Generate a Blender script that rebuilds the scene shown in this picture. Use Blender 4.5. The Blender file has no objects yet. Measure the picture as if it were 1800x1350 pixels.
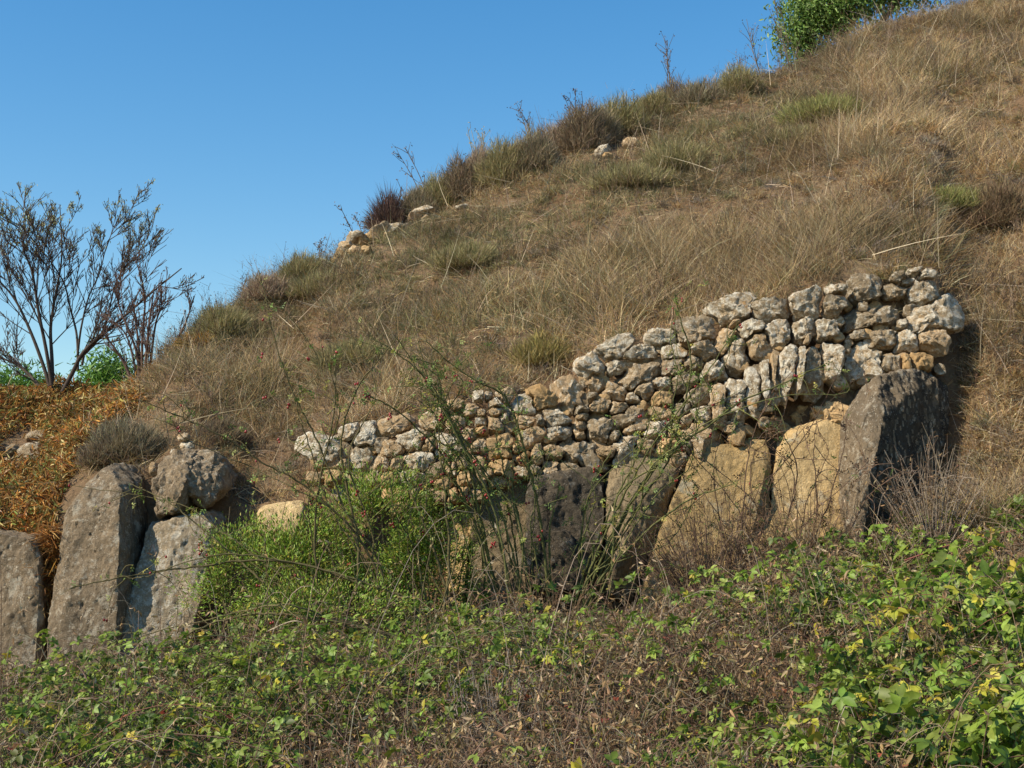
import bpy, bmesh, math, random
import numpy as np
from mathutils import Vector, Matrix, noise as mnoise

# ------------------------------------------------------------------ camera, sky, sun, exposure
SC = bpy.context.scene
COL = SC.collection
F = 2500.0                      # focal length in photo pixels (1800 x 1350)
PITCH = math.radians(7.0)
EYE = np.array([0.0, 0.0, 1.6])
cd = bpy.data.cameras.new('camera')
cd.lens = 50.0; cd.sensor_width = 36.0; cd.clip_start = 0.1; cd.clip_end = 20000
cam = bpy.data.objects.new('camera', cd); COL.objects.link(cam)
cam.location = EYE; cam.rotation_euler = (math.pi/2 + PITCH, 0, 0)
SC.camera = cam

SUN_EL, SUN_AZ = math.radians(41), math.radians(64)     # azimuth: degrees to the left of straight behind the camera
to_sun = Vector((-math.sin(SUN_AZ)*math.cos(SUN_EL), -math.cos(SUN_AZ)*math.cos(SUN_EL), math.sin(SUN_EL)))
w = bpy.data.worlds.new('World'); SC.world = w; w.use_nodes = True
nt = w.node_tree
sky = nt.nodes.new('ShaderNodeTexSky'); sky.sky_type = 'NISHITA'; sky.sun_disc = False
sky.sun_elevation = SUN_EL
sky.sun_rotation = math.atan2(to_sun.x, to_sun.y)
sky.altitude = 300; sky.air_density = 1.3; sky.dust_density = 0.3; sky.ozone_density = 2.0
bg = nt.nodes['Background']; bg.inputs['Strength'].default_value = 0.117
hs = nt.nodes.new('ShaderNodeHueSaturation'); hs.inputs['Saturation'].default_value = 1.42
nt.links.new(sky.outputs[0], hs.inputs['Color']); nt.links.new(hs.outputs[0], bg.inputs[0])
sl = bpy.data.lights.new('sun', 'SUN'); sl.energy = 5.0; sl.angle = math.radians(0.5); sl.color = (1.0, 0.90, 0.73)
so = bpy.data.objects.new('sun', sl); COL.objects.link(so)
so.rotation_euler = to_sun.to_track_quat('Z', 'Y').to_euler()
so.location = to_sun*50
SC.view_settings.view_transform = 'Standard'; SC.view_settings.look = 'None'
SC.view_settings.exposure = 0.47; SC.view_settings.gamma = 1.0
SC.cycles.max_bounces = 6; SC.cycles.diffuse_bounces = 3; SC.cycles.transmission_bounces = 3

RNG = np.random.default_rng(11)
random.seed(5)
CP, SP = math.cos(PITCH), math.sin(PITCH)

def at(px, py, Y):
    """world point seen at photo pixel (px,py) at ground distance Y"""
    cx, cy = (px-900.0)/F, (675.0-py)/F
    dy = CP - cy*SP
    t = Y/dy
    return np.array([cx*t, Y, EYE[2] + (SP + cy*CP)*t])

def atv(px, py, Y):
    cx, cy = (np.asarray(px, float)-900.0)/F, (675.0-np.asarray(py, float))/F
    t = Y/(CP - cy*SP)
    return np.stack([cx*t, Y+0*cx, EYE[2] + (SP + cy*CP)*t], -1)

def proj(P):
    d = P-EYE
    depth = d[..., 1]*CP + d[..., 2]*SP
    up = -d[..., 1]*SP + d[..., 2]*CP
    return 900+F*d[..., 0]/depth, 675-F*up/depth

# ------------------------------------------------------------------ small helpers
def link(o, parent=None):
    COL.objects.link(o)
    if parent is not None: o.parent = parent
    return o

def tag(o, label=None, cat=None, group=None, kind=None):
    if label: o['label'] = label
    if cat: o['category'] = cat
    if group: o['group'] = group
    if kind: o['kind'] = kind
    return o

def empty(name, loc):
    o = bpy.data.objects.new(name, None); COL.objects.link(o); o.location = loc
    o.empty_display_size = 0.1
    return o

def mesh_obj(name, V, faces, mat, parent=None, col=None, smooth=True, sharp=0):
    """V (N,3); faces: array (M,k) or a list of such arrays; a parent Empty's location is subtracted"""
    V = np.asarray(V, np.float32)
    if parent is not None: V = V-np.array(parent_loc(parent), np.float32)
    if not isinstance(faces, list): faces = [faces]
    me = bpy.data.meshes.new(name)
    me.vertices.add(len(V)); me.vertices.foreach_set('co', V.ravel())
    loops = np.concatenate([f.ravel() for f in faces]).astype(np.int32)
    tot = np.concatenate([np.full(len(f), f.shape[1]) for f in faces]).astype(np.int32)
    st = np.concatenate([[0], np.cumsum(tot)[:-1]]).astype(np.int32)
    me.loops.add(len(loops)); me.loops.foreach_set('vertex_index', loops)
    me.polygons.add(len(tot)); me.polygons.foreach_set('loop_start', st)
    me.update(calc_edges=True)
    if smooth: me.polygons.foreach_set('use_smooth', np.ones(len(tot), bool))
    if sharp: me.set_sharp_from_angle(angle=math.radians(sharp))
    if col is not None:
        a = me.color_attributes.new('Col', 'FLOAT_COLOR', 'POINT')
        c = np.ones((len(V), 4), np.float32); c[:, :3] = col
        a.data.foreach_set('color', c.ravel())
    me.materials.append(mat)
    return link(bpy.data.objects.new(name, me), parent)

def parent_loc(p):
    l = np.zeros(3)
    while p is not None:
        l = l+np.array(p.location); p = p.parent
    return l

def _h(ix, iy, s):
    n = (ix.astype(np.int64)*374761393 + iy.astype(np.int64)*668265263 + s*974711) & 0x7fffffff
    n = ((n ^ (n >> 13))*1274126177) & 0x7fffffff
    return ((n ^ (n >> 16)) & 0xffff)/65535.0

def vn(x, y, f, s=0):
    x = np.asarray(x, float)*f; y = np.asarray(y, float)*f
    ix, iy = np.floor(x), np.floor(y); fx, fy = x-ix, y-iy
    fx = fx*fx*(3-2*fx); fy = fy*fy*(3-2*fy)
    a, b = _h(ix, iy, s), _h(ix+1, iy, s); c, d = _h(ix, iy+1, s), _h(ix+1, iy+1, s)
    return (a*(1-fx)+b*fx)*(1-fy)+(c*(1-fx)+d*fx)*fy

def norm(v): return v/np.maximum(np.linalg.norm(v, axis=-1, keepdims=True), 1e-9)
def rdir(n):
    return norm(RNG.normal(size=(n, 3)))
def pick(cols, n, p=None):
    cols = np.array(cols, float); return cols[RNG.choice(len(cols), n, p=p)]
def jit(c, a=0.15):
    return c*RNG.uniform(1-a, 1+a, (len(c), 1))*RNG.uniform(1-a*.4, 1+a*.4, c.shape)

class Bag:
    """collects vertices, faces and colours of one mesh"""
    def __init__(s): s.V, s.F, s.C, s.n = [], {}, [], 0
    def add(s, V, faces, C):
        if not isinstance(faces, list): faces = [faces]
        for f in faces: s.F.setdefault(f.shape[1], []).append(f+s.n)
        s.V.append(V); s.C.append(np.broadcast_to(C, V.shape)); s.n += len(V)
    def build(s, name, mat, parent=None):
        return mesh_obj(name, np.concatenate(s.V), [np.concatenate(v) for v in s.F.values()], mat, parent, np.concatenate(s.C))

def blades(bag, P, D, L, W, C, bend=0.3, seg=3, tipcol=None):
    """flat tapered strips: base P, direction D, length L, width W"""
    n = len(P)
    side = norm(np.cross(D, rdir(n))); B = rdir(n)*np.array([1, 1, 0.5]); B[:, 2] -= 0.35
    t = np.linspace(0, 1, seg+1)
    L = np.broadcast_to(L, (n,)); W = np.broadcast_to(W, (n,))
    ctr = P[:, None]+D[:, None]*(L[:, None]*t)[..., None]+B[:, None]*(L[:, None]*bend*t**2)[..., None]
    hw = (W[:, None]*0.5*(1-0.85*t**1.5))[..., None]*side[:, None]
    V = np.stack([ctr-hw, ctr+hw], 2).reshape(-1, 3)
    b = (np.arange(n)*(seg+1)*2)[:, None]+(np.arange(seg)*2)[None]
    q = np.stack([b, b+1, b+3, b+2], -1).reshape(-1, 4)
    bag.add(V, q, np.repeat(C, (seg+1)*2, axis=0))

LEAF = np.array([[0, 0, 0], [.32, .26, .07], [.62, .26, .05], [1, 0, -.10], [.32, -.26, .07], [.62, -.26, .05], [.45, 0, -.02]])
LEAFF = np.array([[0, 6, 1, 1], [1, 6, 3, 2], [0, 4, 6, 6], [4, 5, 3, 6]])
LEAFT = np.array([[0, 6, 1], [0, 4, 6]]); LEAFQ = np.array([[1, 6, 3, 2], [4, 5, 3, 6]])
def leaves(bag, P, A, N, S, C, wid=1.0, curl=0.0):
    """single leaflets: base P, axis A, normal N, size S"""
    n = len(P); A = norm(A); s = norm(np.cross(N, A)); N = np.cross(A, s)
    T = LEAF.copy(); T[:, 1] *= wid
    S = np.broadcast_to(S, (n,))[:, None, None]
    cu = np.broadcast_to(curl, (n,))[:, None]
    z = T[None, :, 2]-cu*T[None, :, 0]**2
    V = P[:, None]+S*(A[:, None]*T[None, :, 0:1]+s[:, None]*T[None, :, 1:2]+N[:, None]*z[..., None])
    b = (np.arange(n)*7)[:, None, None]
    bag.add(V.reshape(-1, 3), [(b+LEAFT[None]).reshape(-1, 3), (b+LEAFQ[None]).reshape(-1, 4)], np.repeat(C, 7, axis=0))

def compound(bag, P, A, N, S, C, k=3, wid=1.15):
    """k leaflets spreading from the tip of a short stalk"""
    n = len(P); A = norm(A); s = norm(np.cross(N, A)); N2 = np.cross(A, s)
    for a in ([0, 62, -62, 118, -118] if k == 5 else [0, 75, -75])[:k]:
        r = math.radians(a)
        ax = A*math.cos(r)+s*math.sin(r)+N2*RNG.uniform(-.25, .15, (n, 1))
        leaves(bag, P, ax, N2+rdir(n)*.25, S*RNG.uniform(.75, 1.05, n)*(1 if a == 0 else .86), jit(C, .1), wid, RNG.uniform(0, .3, n))

def tube(bag, pts, r0, r1, C, sides=5):
    pts = np.asarray(pts, float); k = len(pts)
    T = norm(np.gradient(pts, axis=0))
    ref = np.array([0.31, 0.9, 0.3]); a = norm(np.cross(T, ref)); b = np.cross(T, a)
    ang = np.arange(sides)*2*math.pi/sides
    rr = np.linspace(r0, r1, k)[:, None, None]
    V = pts[:, None]+rr*(a[:, None]*np.cos(ang)[None, :, None]+b[:, None]*np.sin(ang)[None, :, None])
    i = (np.arange(k-1)*sides)[:, None]; j = np.arange(sides)[None]; j2 = (j+1) % sides
    q = np.stack([i+j, i+j2, i+sides+j2, i+sides+j], -1).reshape(-1, 4)
    bag.add(V.reshape(-1, 3), q, np.asarray(C, float))

def spline(pts, n=14):
    """Catmull-Rom through points"""
    p = np.asarray(pts, float); p = np.vstack([2*p[0]-p[1], p, 2*p[-1]-p[-2]])
    out = []
    m = len(p)-3
    for t in np.linspace(0, m-1e-6, n):
        i = int(t); f = t-i
        a, b, c, d = p[i:i+4]
        out.append(.5*((2*b)+(c-a)*f+(2*a-5*b+4*c-d)*f*f+(3*b-a-3*c+d)*f**3))
    return np.array(out)

# ------------------------------------------------------------------ materials
def new_mat(name):
    m = bpy.data.materials.new(name); m.use_nodes = True
    t = m.node_tree; return m, t, t.nodes['Principled BSDF'], t.nodes['Material Output']

def N(t, kind, **kw):
    n = t.nodes.new(kind)
    for k, v in kw.items():
        if k in n.inputs: n.inputs[k].default_value = v
        else: setattr(n, k, v)
    return n

def ramp(t, fac, stops):
    r = t.nodes.new('ShaderNodeValToRGB'); e = r.color_ramp.elements
    while len(e) < len(stops): e.new(0.5)
    for i, (p, c) in enumerate(stops):
        e[i].position = p; e[i].color = (c, c, c, 1) if isinstance(c, (int, float)) else (*c, 1)
    t.links.new(fac, r.inputs[0]); return r.outputs[0]

def mix(t, fac, a, b, mode='MIX'):
    m = t.nodes.new('ShaderNodeMix'); m.data_type = 'RGBA'; m.blend_type = mode
    for s, v in ((0, fac), (6, a), (7, b)):
        if hasattr(v, 'is_output'): t.links.new(v, m.inputs[s])
        else: m.inputs[s].default_value = v if s == 0 else (*v, 1)
    return m.outputs[2]

def plant_mat(name, rough=0.6, trans=0.3, spec=0.25):
    m, t, b, out = new_mat(name)
    a = N(t, 'ShaderNodeAttribute', attribute_name='Col')
    geo = t.nodes.new('ShaderNodeNewGeometry')
    nz = N(t, 'ShaderNodeTexNoise', Scale=35.0, Detail=3.0)
    t.links.new(geo.outputs['Position'], nz.inputs['Vector'])
    v = ramp(t, nz.outputs[0], [(0.3, 0.78), (0.7, 1.2)])
    c = mix(t, 1.0, a.outputs['Color'], v, 'MULTIPLY')
    t.links.new(c, b.inputs['Base Color'])
    b.inputs['Roughness'].default_value = rough; b.inputs['Specular IOR Level'].default_value = spec
    if trans:
        tr = t.nodes.new('ShaderNodeBsdfTranslucent'); t.links.new(c, tr.inputs[0])
        ms = t.nodes.new('ShaderNodeMixShader'); ms.inputs[0].default_value = trans
        t.links.new(b.outputs[0], ms.inputs[1]); t.links.new(tr.outputs[0], ms.inputs[2]); t.links.new(ms.outputs[0], out.inputs[0])
    return m

def stone_mat(name, base, warm, lichen, dark, f_lichen=0.5, f_dark=0.45, streak=1.0, bump=0.5, orange=0.0, crack=0.0):
    """weathered limestone: two base tones, pale lichen crusts, black stains, pits"""
    m, t, b, out = new_mat(name)
    geo = t.nodes.new('ShaderNodeNewGeometry'); oi = t.nodes.new('ShaderNodeObjectInfo')
    mp = t.nodes.new('ShaderNodeMapping'); mp.inputs['Scale'].default_value = (1, 1, streak)
    t.links.new(geo.outputs['Position'], mp.inputs['Vector'])
    def nz(sc, det=6.0, rough=0.6, src=mp.outputs[0]):
        n = N(t, 'ShaderNodeTexNoise', Scale=sc, Detail=det, Roughness=rough); t.links.new(src, n.inputs['Vector']); return n.outputs[0]
    c = mix(t, ramp(t, nz(3.1), [(0.38, 0.0), (0.62, 1.0)]), base, warm)
    rnd = N(t, 'ShaderNodeMath', operation='MULTIPLY_ADD'); t.links.new(oi.outputs['Random'], rnd.inputs[0]); rnd.inputs[1].default_value = 0.42; rnd.inputs[2].default_value = 0.8
    c = mix(t, 1.0, c, rnd.outputs[0], 'MULTIPLY')
    c = mix(t, ramp(t, nz(34.0, 6.0, .7), [(0.36, 0.8), (0.6, 0.0)]), c, tuple(x*0.55 for x in base))
    l = ramp(t, nz(19.0, 9.0, 0.74, geo.outputs['Position']), [(1-f_lichen, 0.0), (min(1.0, 1-f_lichen+0.13), 1.0)])
    c = mix(t, l, c, lichen)
    d = ramp(t, nz(9.0, 10.0, 0.78), [(1-f_dark, 0.0), (min(1.0, 1-f_dark+0.16), 0.9)])
    c = mix(t, d, c, dark)
    if orange:
        o = ramp(t, nz(8.0, 3.0, 0.5, geo.outputs['Position']), [(1-orange, 0.0), (1-orange+0.07, 0.8)])
        c = mix(t, o, c, (0.45, 0.22, 0.05))
    vo = N(t, 'ShaderNodeTexVoronoi', Scale=60.0); t.links.new(geo.outputs['Position'], vo.inputs['Vector'])
    sp = ramp(t, vo.outputs['Distance'], [(0.12, 0.75), (0.3, 0.0)])
    sp2 = mix(t, ramp(t, nz(9.0, 2.0), [(0.45, 0.0), (0.6, 1.0)]), (0, 0, 0), sp)
    c = mix(t, sp2, c, tuple(min(.8, x*1.25) for x in lichen))
    if crack:
        wv = N(t, 'ShaderNodeTexNoise', Scale=3.0, Detail=5.0); t.links.new(mp.outputs[0], wv.inputs['Vector'])
        va = N(t, 'ShaderNodeVectorMath', operation='MULTIPLY_ADD'); t.links.new(wv.outputs['Color'], va.inputs[0]); va.inputs[1].default_value = (.5, .5, .5); t.links.new(mp.outputs[0], va.inputs[2])
        ve = N(t, 'ShaderNodeTexVoronoi', feature='DISTANCE_TO_EDGE', Scale=crack); t.links.new(va.outputs[0], ve.inputs['Vector'])
        ck = ramp(t, ve.outputs['Distance'], [(0.0, 0.85), (0.022, 0.0)])
        gate = mix(t, ramp(t, nz(2.3, 3.0), [(0.48, 0.0), (0.56, 1.0)]), (0, 0, 0), ck)
        c = mix(t, gate, c, tuple(x*.25 for x in dark))
        pl_ = ramp(t, nz(4.6, 10.0, 0.7, geo.outputs['Position']), [(0.57, 0.0), (0.63, 0.85)]); c = mix(t, pl_, c, tuple(x*.85 for x in lichen))
    t.links.new(c, b.inputs['Base Color'])
    b.inputs['Roughness'].default_value = 0.95; b.inputs['Specular IOR Level'].default_value = 0.15
    h = N(t, 'ShaderNodeMath', operation='ADD'); t.links.new(nz(20.0, 12.0, 0.75, geo.outputs['Position']), h.inputs[0])
    h2 = N(t, 'ShaderNodeMath', operation='MULTIPLY'); t.links.new(nz(75.0, 6.0, 0.7, geo.outputs['Position']), h2.inputs[0]); h2.inputs[1].default_value = 0.5
    t.links.new(h2.outputs[0], h.inputs[1])
    bp = N(t, 'ShaderNodeBump', Strength=bump, Distance=0.035); t.links.new(h.outputs[0], bp.inputs['Height'])
    t.links.new(bp.outputs[0], b.inputs['Normal'])
    return m

M_SOIL, t, b, _ = new_mat('soil')
g = t.nodes.new('ShaderNodeNewGeometry')
n1 = N(t, 'ShaderNodeTexNoise', Scale=1.7, Detail=8.0); n2 = N(t, 'ShaderNodeTexNoise', Scale=24.0, Detail=8.0, Roughness=0.7)
for n in (n1, n2): t.links.new(g.outputs['Position'], n.inputs['Vector'])
c = mix(t, ramp(t, n1.outputs[0], [(0.35, 0.0), (0.65, 1.0)]), (0.20, 0.115, 0.06), (0.24, 0.17, 0.10))
c = mix(t, ramp(t, n2.outputs[0], [(0.35, 0.0), (0.7, 0.7)]), c, (0.10, 0.065, 0.04))
t.links.new(c, b.inputs['Base Color']); b.inputs['Roughness'].default_value = 1.0; b.inputs['Specular IOR Level'].default_value = 0.1
bp = N(t, 'ShaderNodeBump', Strength=0.8, Distance=0.05); t.links.new(n2.outputs[0], bp.inputs['Height']); t.links.new(bp.outputs[0], b.inputs['Normal'])

M_GRASS = plant_mat('dry_grass_blades', 0.75, 0.25, 0.15)
M_LEAF = plant_mat('green_leaf', 0.5, 0.35, 0.35)
M_TWIG = plant_mat('twig_bark', 0.85, 0.0, 0.15)
M_HIP, t, b, _ = new_mat('rose_hip_red'); b.inputs['Base Color'].default_value = (0.24, 0.016, 0.012, 1); b.inputs['Roughness'].default_value = 0.3

ST = [stone_mat('stone_lichen_grey', (0.40, 0.305, 0.19), (0.52, 0.37, 0.215), (0.70, 0.63, 0.50), (0.11, 0.082, 0.055), 0.55, 0.45, 1, 1.0, 0.33),
      stone_mat('stone_tan', (0.48, 0.335, 0.185), (0.57, 0.39, 0.22), (0.68, 0.60, 0.46), (0.16, 0.12, 0.08), 0.48, 0.40, 1, 0.9),
      stone_mat('stone_ochre', (0.46, 0.29, 0.13), (0.52, 0.36, 0.19), (0.58, 0.47, 0.31), (0.20, 0.12, 0.06), 0.30, 0.30, 1, 0.5),
      stone_mat('stone_grey_brown', (0.31, 0.235, 0.145), (0.42, 0.30, 0.175), (0.60, 0.53, 0.41), (0.09, 0.078, 0.06), 0.50, 0.43, 1, 1.0, 0.28)]
SLAB_GREY = stone_mat('slab_grey_brown', (0.25, 0.19, 0.125), (0.34, 0.25, 0.155), (0.48, 0.42, 0.32), (0.095, 0.075, 0.055), 0.46, 0.43, .3, 1.0, crack=1.5)
SLAB_PALE = stone_mat('slab_pale_grey', (0.33, 0.265, 0.18), (0.40, 0.305, 0.195), (0.58, 0.53, 0.43), (0.11, 0.09, 0.065), 0.50, 0.42, .35, 1.0, crack=1.5)
SLAB_YEL = stone_mat('slab_ochre', (0.60, 0.41, 0.19), (0.66, 0.48, 0.245), (0.64, 0.54, 0.36), (0.36, 0.24, 0.12), 0.34, 0.38, 0.4, 0.9, crack=1.1)
SLAB_YG = stone_mat('slab_ochre_weathered', (0.38, 0.27, 0.13), (0.60, 0.40, 0.17), (0.42, 0.37, 0.26), (0.15, 0.12, 0.08), 0.36, 0.40, .6, 1.0, crack=1.5)
SLAB_BROWN = stone_mat('slab_brown', (0.25, 0.19, 0.115), (0.34, 0.25, 0.14), (0.36, 0.31, 0.22), (0.07, 0.06, 0.045), 0.40, 0.44, .5, 1.0, crack=1.5)
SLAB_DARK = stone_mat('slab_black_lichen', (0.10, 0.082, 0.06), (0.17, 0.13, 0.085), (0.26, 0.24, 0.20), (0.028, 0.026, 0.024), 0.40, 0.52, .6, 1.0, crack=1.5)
# ------------------------------------------------------------------ hillside: profile curves (photo pixel, pixel, distance)
def curve(pts):
    P = np.array([at(*p) for p in pts]); u = P[:, 0]/P[:, 1]; o = np.argsort(u)
    return u[o], P[o, 1], P[o, 2]
NEAR = curve([(-300, 1430, 7), (900, 1425, 7), (1500, 1390, 7), (1900, 1340, 7), (2200, 1320, 7)])
BASE = curve([(-300, 1200, 11.2), (0, 1200, 11.2), (200, 1200, 11.2), (380, 1180, 11.3), (560, 1140, 11.4), (700, 1115, 11.4), (850, 1105, 11.2), (1050, 1100, 11.1),
              (1150, 1085, 11.1), (1250, 1040, 11.1), (1350, 985, 11.2), (1450, 950, 11.1), (1550, 935, 11.2), (1650, 925, 11.2), (1750, 905, 10.8), (1900, 860, 10.5), (2200, 800, 10.4)])
BASE_PX = [(-300, 1200), (200, 1200), (560, 1140), (850, 1105), (1150, 1085), (1350, 985), (1450, 950), (1650, 925), (1750, 905), (1900, 860)]
TOP = curve([(-300, 950, 11.8), (0, 945, 11.9), (62, 950, 11.9), (100, 900, 12.0), (120, 868, 12.0), (160, 842, 12.0), (200, 815, 12.0), (262, 826, 12.0), (300, 790, 12.1), (360, 805, 12.1),
             (400, 860, 12.0), (430, 890, 11.9), (540, 895, 11.8), (549, 860, 11.9), (560, 768, 12.0), (640, 752, 12.0), (740, 728, 12.0), (800, 705, 12.0), (900, 688, 12.0), (960, 680, 12.0),
             (1010, 662, 12.0), (1030, 640, 12.0), (1080, 606, 12.0), (1160, 588, 12.0), (1250, 564, 12.0), (1290, 538, 12.0), (1350, 534, 11.9), (1440, 520, 11.9), (1540, 494, 11.8), (1600, 482, 11.9),
             (1645, 490, 12.0), (1690, 560, 12.1), (1730, 600, 11.8), (1800, 580, 11.8), (1900, 540, 11.8), (2200, 480, 12)])
RIDGE = curve([(-300, 730, 15.5), (0, 722, 15.5), (110, 716, 15.5), (200, 725, 15.2), (240, 705, 15.0), (275, 660, 15.0), (330, 605, 15.3), (380, 572, 15.6), (420, 537, 15.9), (450, 518, 16),
               (560, 478, 16.5), (605, 440, 16.8), (640, 420, 17), (700, 395, 17.2), (760, 368, 17.5), (800, 345, 17.6), (900, 295, 18), (1000, 240, 18.5), (1100, 212, 18.8), (1200, 182, 19.2),
               (1300, 150, 19.5), (1380, 128, 19.8), (1450, 98, 20), (1550, 50, 20.5), (1650, 22, 21), (1750, -10, 21.5), (1900, -60, 22), (2200, -140, 23)])
def ci(cv, u): return np.interp(u, cv[0], cv[1]), np.interp(u, cv[0], cv[2])

def hill_z(x, y, bumps=True):
    x = np.asarray(x, float); y = np.asarray(y, float)
    u = x/np.maximum(y, 0.6)
    yn, zn = ci(NEAR, u); yb, zb = ci(BASE, u); yt, zt = ci(TOP, u); yr, zr = ci(RIDGE, u)
    one = np.ones_like(u)
    K = [(0.0*one, -0.7*one), (3.0*one, -0.06*one), (yn, zn), (yb, zb), (yb+0.35, zb+0.12), (yt, zt), (yr-1.2, zt+(zr-zt)*((yr-1.2-yt)/(yr-yt))+0.06), (yr, zr),
         (yr+1.5, zr+0.12), (yr+4, zr-0.7), (yr+14, zr-5.0), (60*one, -1.0*one), (90*one, -3.0*one)]
    z = np.full_like(u, -0.7)
    for (y0, z0), (y1, z1) in zip(K[:-1], K[1:]):
        m = (y >= y0) & (y <= y1)
        f = np.clip((y-y0)/np.maximum(y1-y0, 1e-6), 0, 1)
        z = np.where(m, z0+(z1-z0)*f, z)
    z = np.where(y > 90, -3.0, z)
    if bumps:
        a = np.clip((y-4)/4, 0, 1)*np.where((y > yb-0.1) & (y < yt+0.1), 0.3, 1.0)
        z = z+a*((vn(x, y, 1.1, 3)-.5)*0.22+(vn(x, y, 2.9, 4)-.5)*0.10)
    s = np.clip((1.35-np.abs(u))/0.4, 0, 1); s = s*s*(3-2*s)
    return z*s-1.0*(1-s)

ug = np.concatenate([np.linspace(-1.4, -0.45, 24)[:-1], np.linspace(-0.45, 0.5, 300), np.linspace(0.5, 1.4, 24)[1:]])
yg = np.concatenate([np.linspace(0.8, 6, 12)[:-1], np.linspace(6, 10.3, 40)[:-1], np.linspace(10.3, 12.3, 60)[:-1], np.linspace(12.3, 26, 150)[:-1], np.linspace(26, 95, 30)])
U, Yg = np.meshgrid(ug, yg)
X = U*Yg; Z = hill_z(X, Yg)
nu, ny = len(ug), len(yg)
i = (np.arange(ny-1)*nu)[:, None]+np.arange(nu-1)[None]
q = np.stack([i, i+1, i+nu+1, i+nu], -1).reshape(-1, 4)
tag(mesh_obj('hillside_terrain', np.stack([X, Yg, Z], -1).reshape(-1, 3), q, M_SOIL), 'steep hillside of reddish earth under the dry grass', 'hillside', kind='structure')
R = 6000.0
tag(mesh_obj('ground', np.array([[-R, -R, -.2], [R, -R, -.2], [R, R, -.2], [-R, R, -.2]]), np.array([[0, 1, 2, 3]]), M_SOIL), 'flat bare ground at the foot of the hillside', 'ground', kind='structure')

def on_hill(px, py, lo=9.0, hi=24.0):
    """first point of the hillside along the ray through a photo pixel, beyond distance lo"""
    ys = np.linspace(lo, hi, 700)
    P = atv(np.full_like(ys, px), np.full_like(ys, py), ys)
    d = hill_z(P[:, 0], P[:, 1])-P[:, 2]
    k = np.argmax(d > 0) if (d > 0).any() else int(np.argmax(d))
    p = P[k].copy(); p[2] = hill_z(p[0:1], p[1:2])[0]
    return p

# ------------------------------------------------------------------ rocks
def fract(V, sc, seed, oct=4, zs=1.0):
    out = np.empty(len(V))
    o = Vector((seed*7.3, seed*3.1, seed*1.7))
    for k, v in enumerate(V):
        out[k] = mnoise.fractal(Vector((v[0]*sc, v[1]*sc, v[2]*sc*zs))+o, 0.9, 2.1, oct)
    return out

_p = np.linspace(-math.pi/2, math.pi/2, 400); _n = 4.6
_rho = np.abs(np.cos(_p))**(2/_n); _w = np.sign(_p)*np.abs(np.sin(_p))**(2/_n)
_s = np.concatenate([[0], np.cumsum(np.hypot(np.diff(_rho), np.diff(_w)))])
def stone_mesh(cx, cy, rad, Yf, depth, seed, rings=24, chips=16, rough=1.0, rel=1.0):
    """a stone: outline radius rad(theta) in photo pixels about (cx,cy), front near distance Yf"""
    rs = np.random.default_rng(seed)
    na = len(rad); th = np.arange(na)*2*math.pi/na
    sk = np.linspace(0, _s[-1], rings)
    rho = np.interp(sk, _s, _rho)[1:-1]; ww = np.interp(sk, _s, _w)[1:-1]
    m = Yf/F
    rx, ry = rad*np.cos(th)*m, rad*np.sin(th)*m                   # local right / up
    size = 2*np.mean(rad)*m
    hd = depth/2
    L = [np.stack([rx*r, ry*r, np.full(na, wv*hd)], -1) for r, wv in zip(rho, ww)]
    V = np.concatenate([[[0, 0, -hd]]]+L+[[[0, 0, hd]]])
    sc = np.array([np.mean(np.abs(rx))*1.55, np.mean(np.abs(ry))*1.55, hd])
    for k in range(chips):                                       # chisel flat facets
        n = rs.normal(size=3); n[2] = -abs(n[2])*0.9 if rs.random() < .8 else n[2]; n /= np.linalg.norm(n)
        if k < 2: n = np.array([rs.uniform(-.35, .35), rs.uniform(-.3, .3), -1.0]); n /= np.linalg.norm(n)   # the flat dressed face
        q = V/sc; d = q@n; lim = d.max()*(rs.uniform(.5, .66) if k < 2 else rs.uniform(0.66, 0.90))
        V = (q-np.maximum(d-lim, 0)[:, None]*n[None])*sc
    nrm = norm(V/sc)
    a = fract(V, 2.2/size, seed, 2)*0.05*size*rough+fract(V, 6.0/size, seed+50, 5)*0.085*size*rough
    V = V+nrm*a[:, None]
    B_ = V[1:-1].reshape(len(rho), na, 3)                        # let the chipped stone fill its outline again
    f_ = np.hypot(rx, ry)/np.maximum(np.hypot(B_[..., 0], B_[..., 1]).max(0), 1e-4)
    f_ = np.clip((np.roll(f_, 1)+f_+np.roll(f_, -1))/3, .8, 1.7); B_[..., :2] *= f_[None, :, None]; V[1:-1] = B_.reshape(-1, 3)
    c = at(cx, cy, Yf); b = 0.16
    Rv = np.array([1, 0, 0]); Uv = np.array([0, math.sin(b), math.cos(b)]); Dv = np.array([0, math.cos(b), -math.sin(b)])
    W = c+V[:, :1]*Rv+V[:, 1:2]*Uv+(V[:, 2:]+hd*rel)*Dv
    nr = len(rho)
    i = (1+np.arange(nr-1)*na)[:, None]; j = np.arange(na)[None]; j2 = (j+1) % na
    quads = np.stack([i+j, i+na+j, i+na+j2, i+j2], -1).reshape(-1, 4)
    j = np.arange(na); j2 = (j+1) % na
    t1 = np.stack([0*j, 1+j, 1+j2], -1); e = 1+nr*na; l = 1+(nr-1)*na
    t2 = np.stack([0*j+e, l+j2, l+j], -1)
    return W, [quads[:, ::-1], np.concatenate([t1[:, ::-1], t2[:, ::-1]])]

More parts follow.
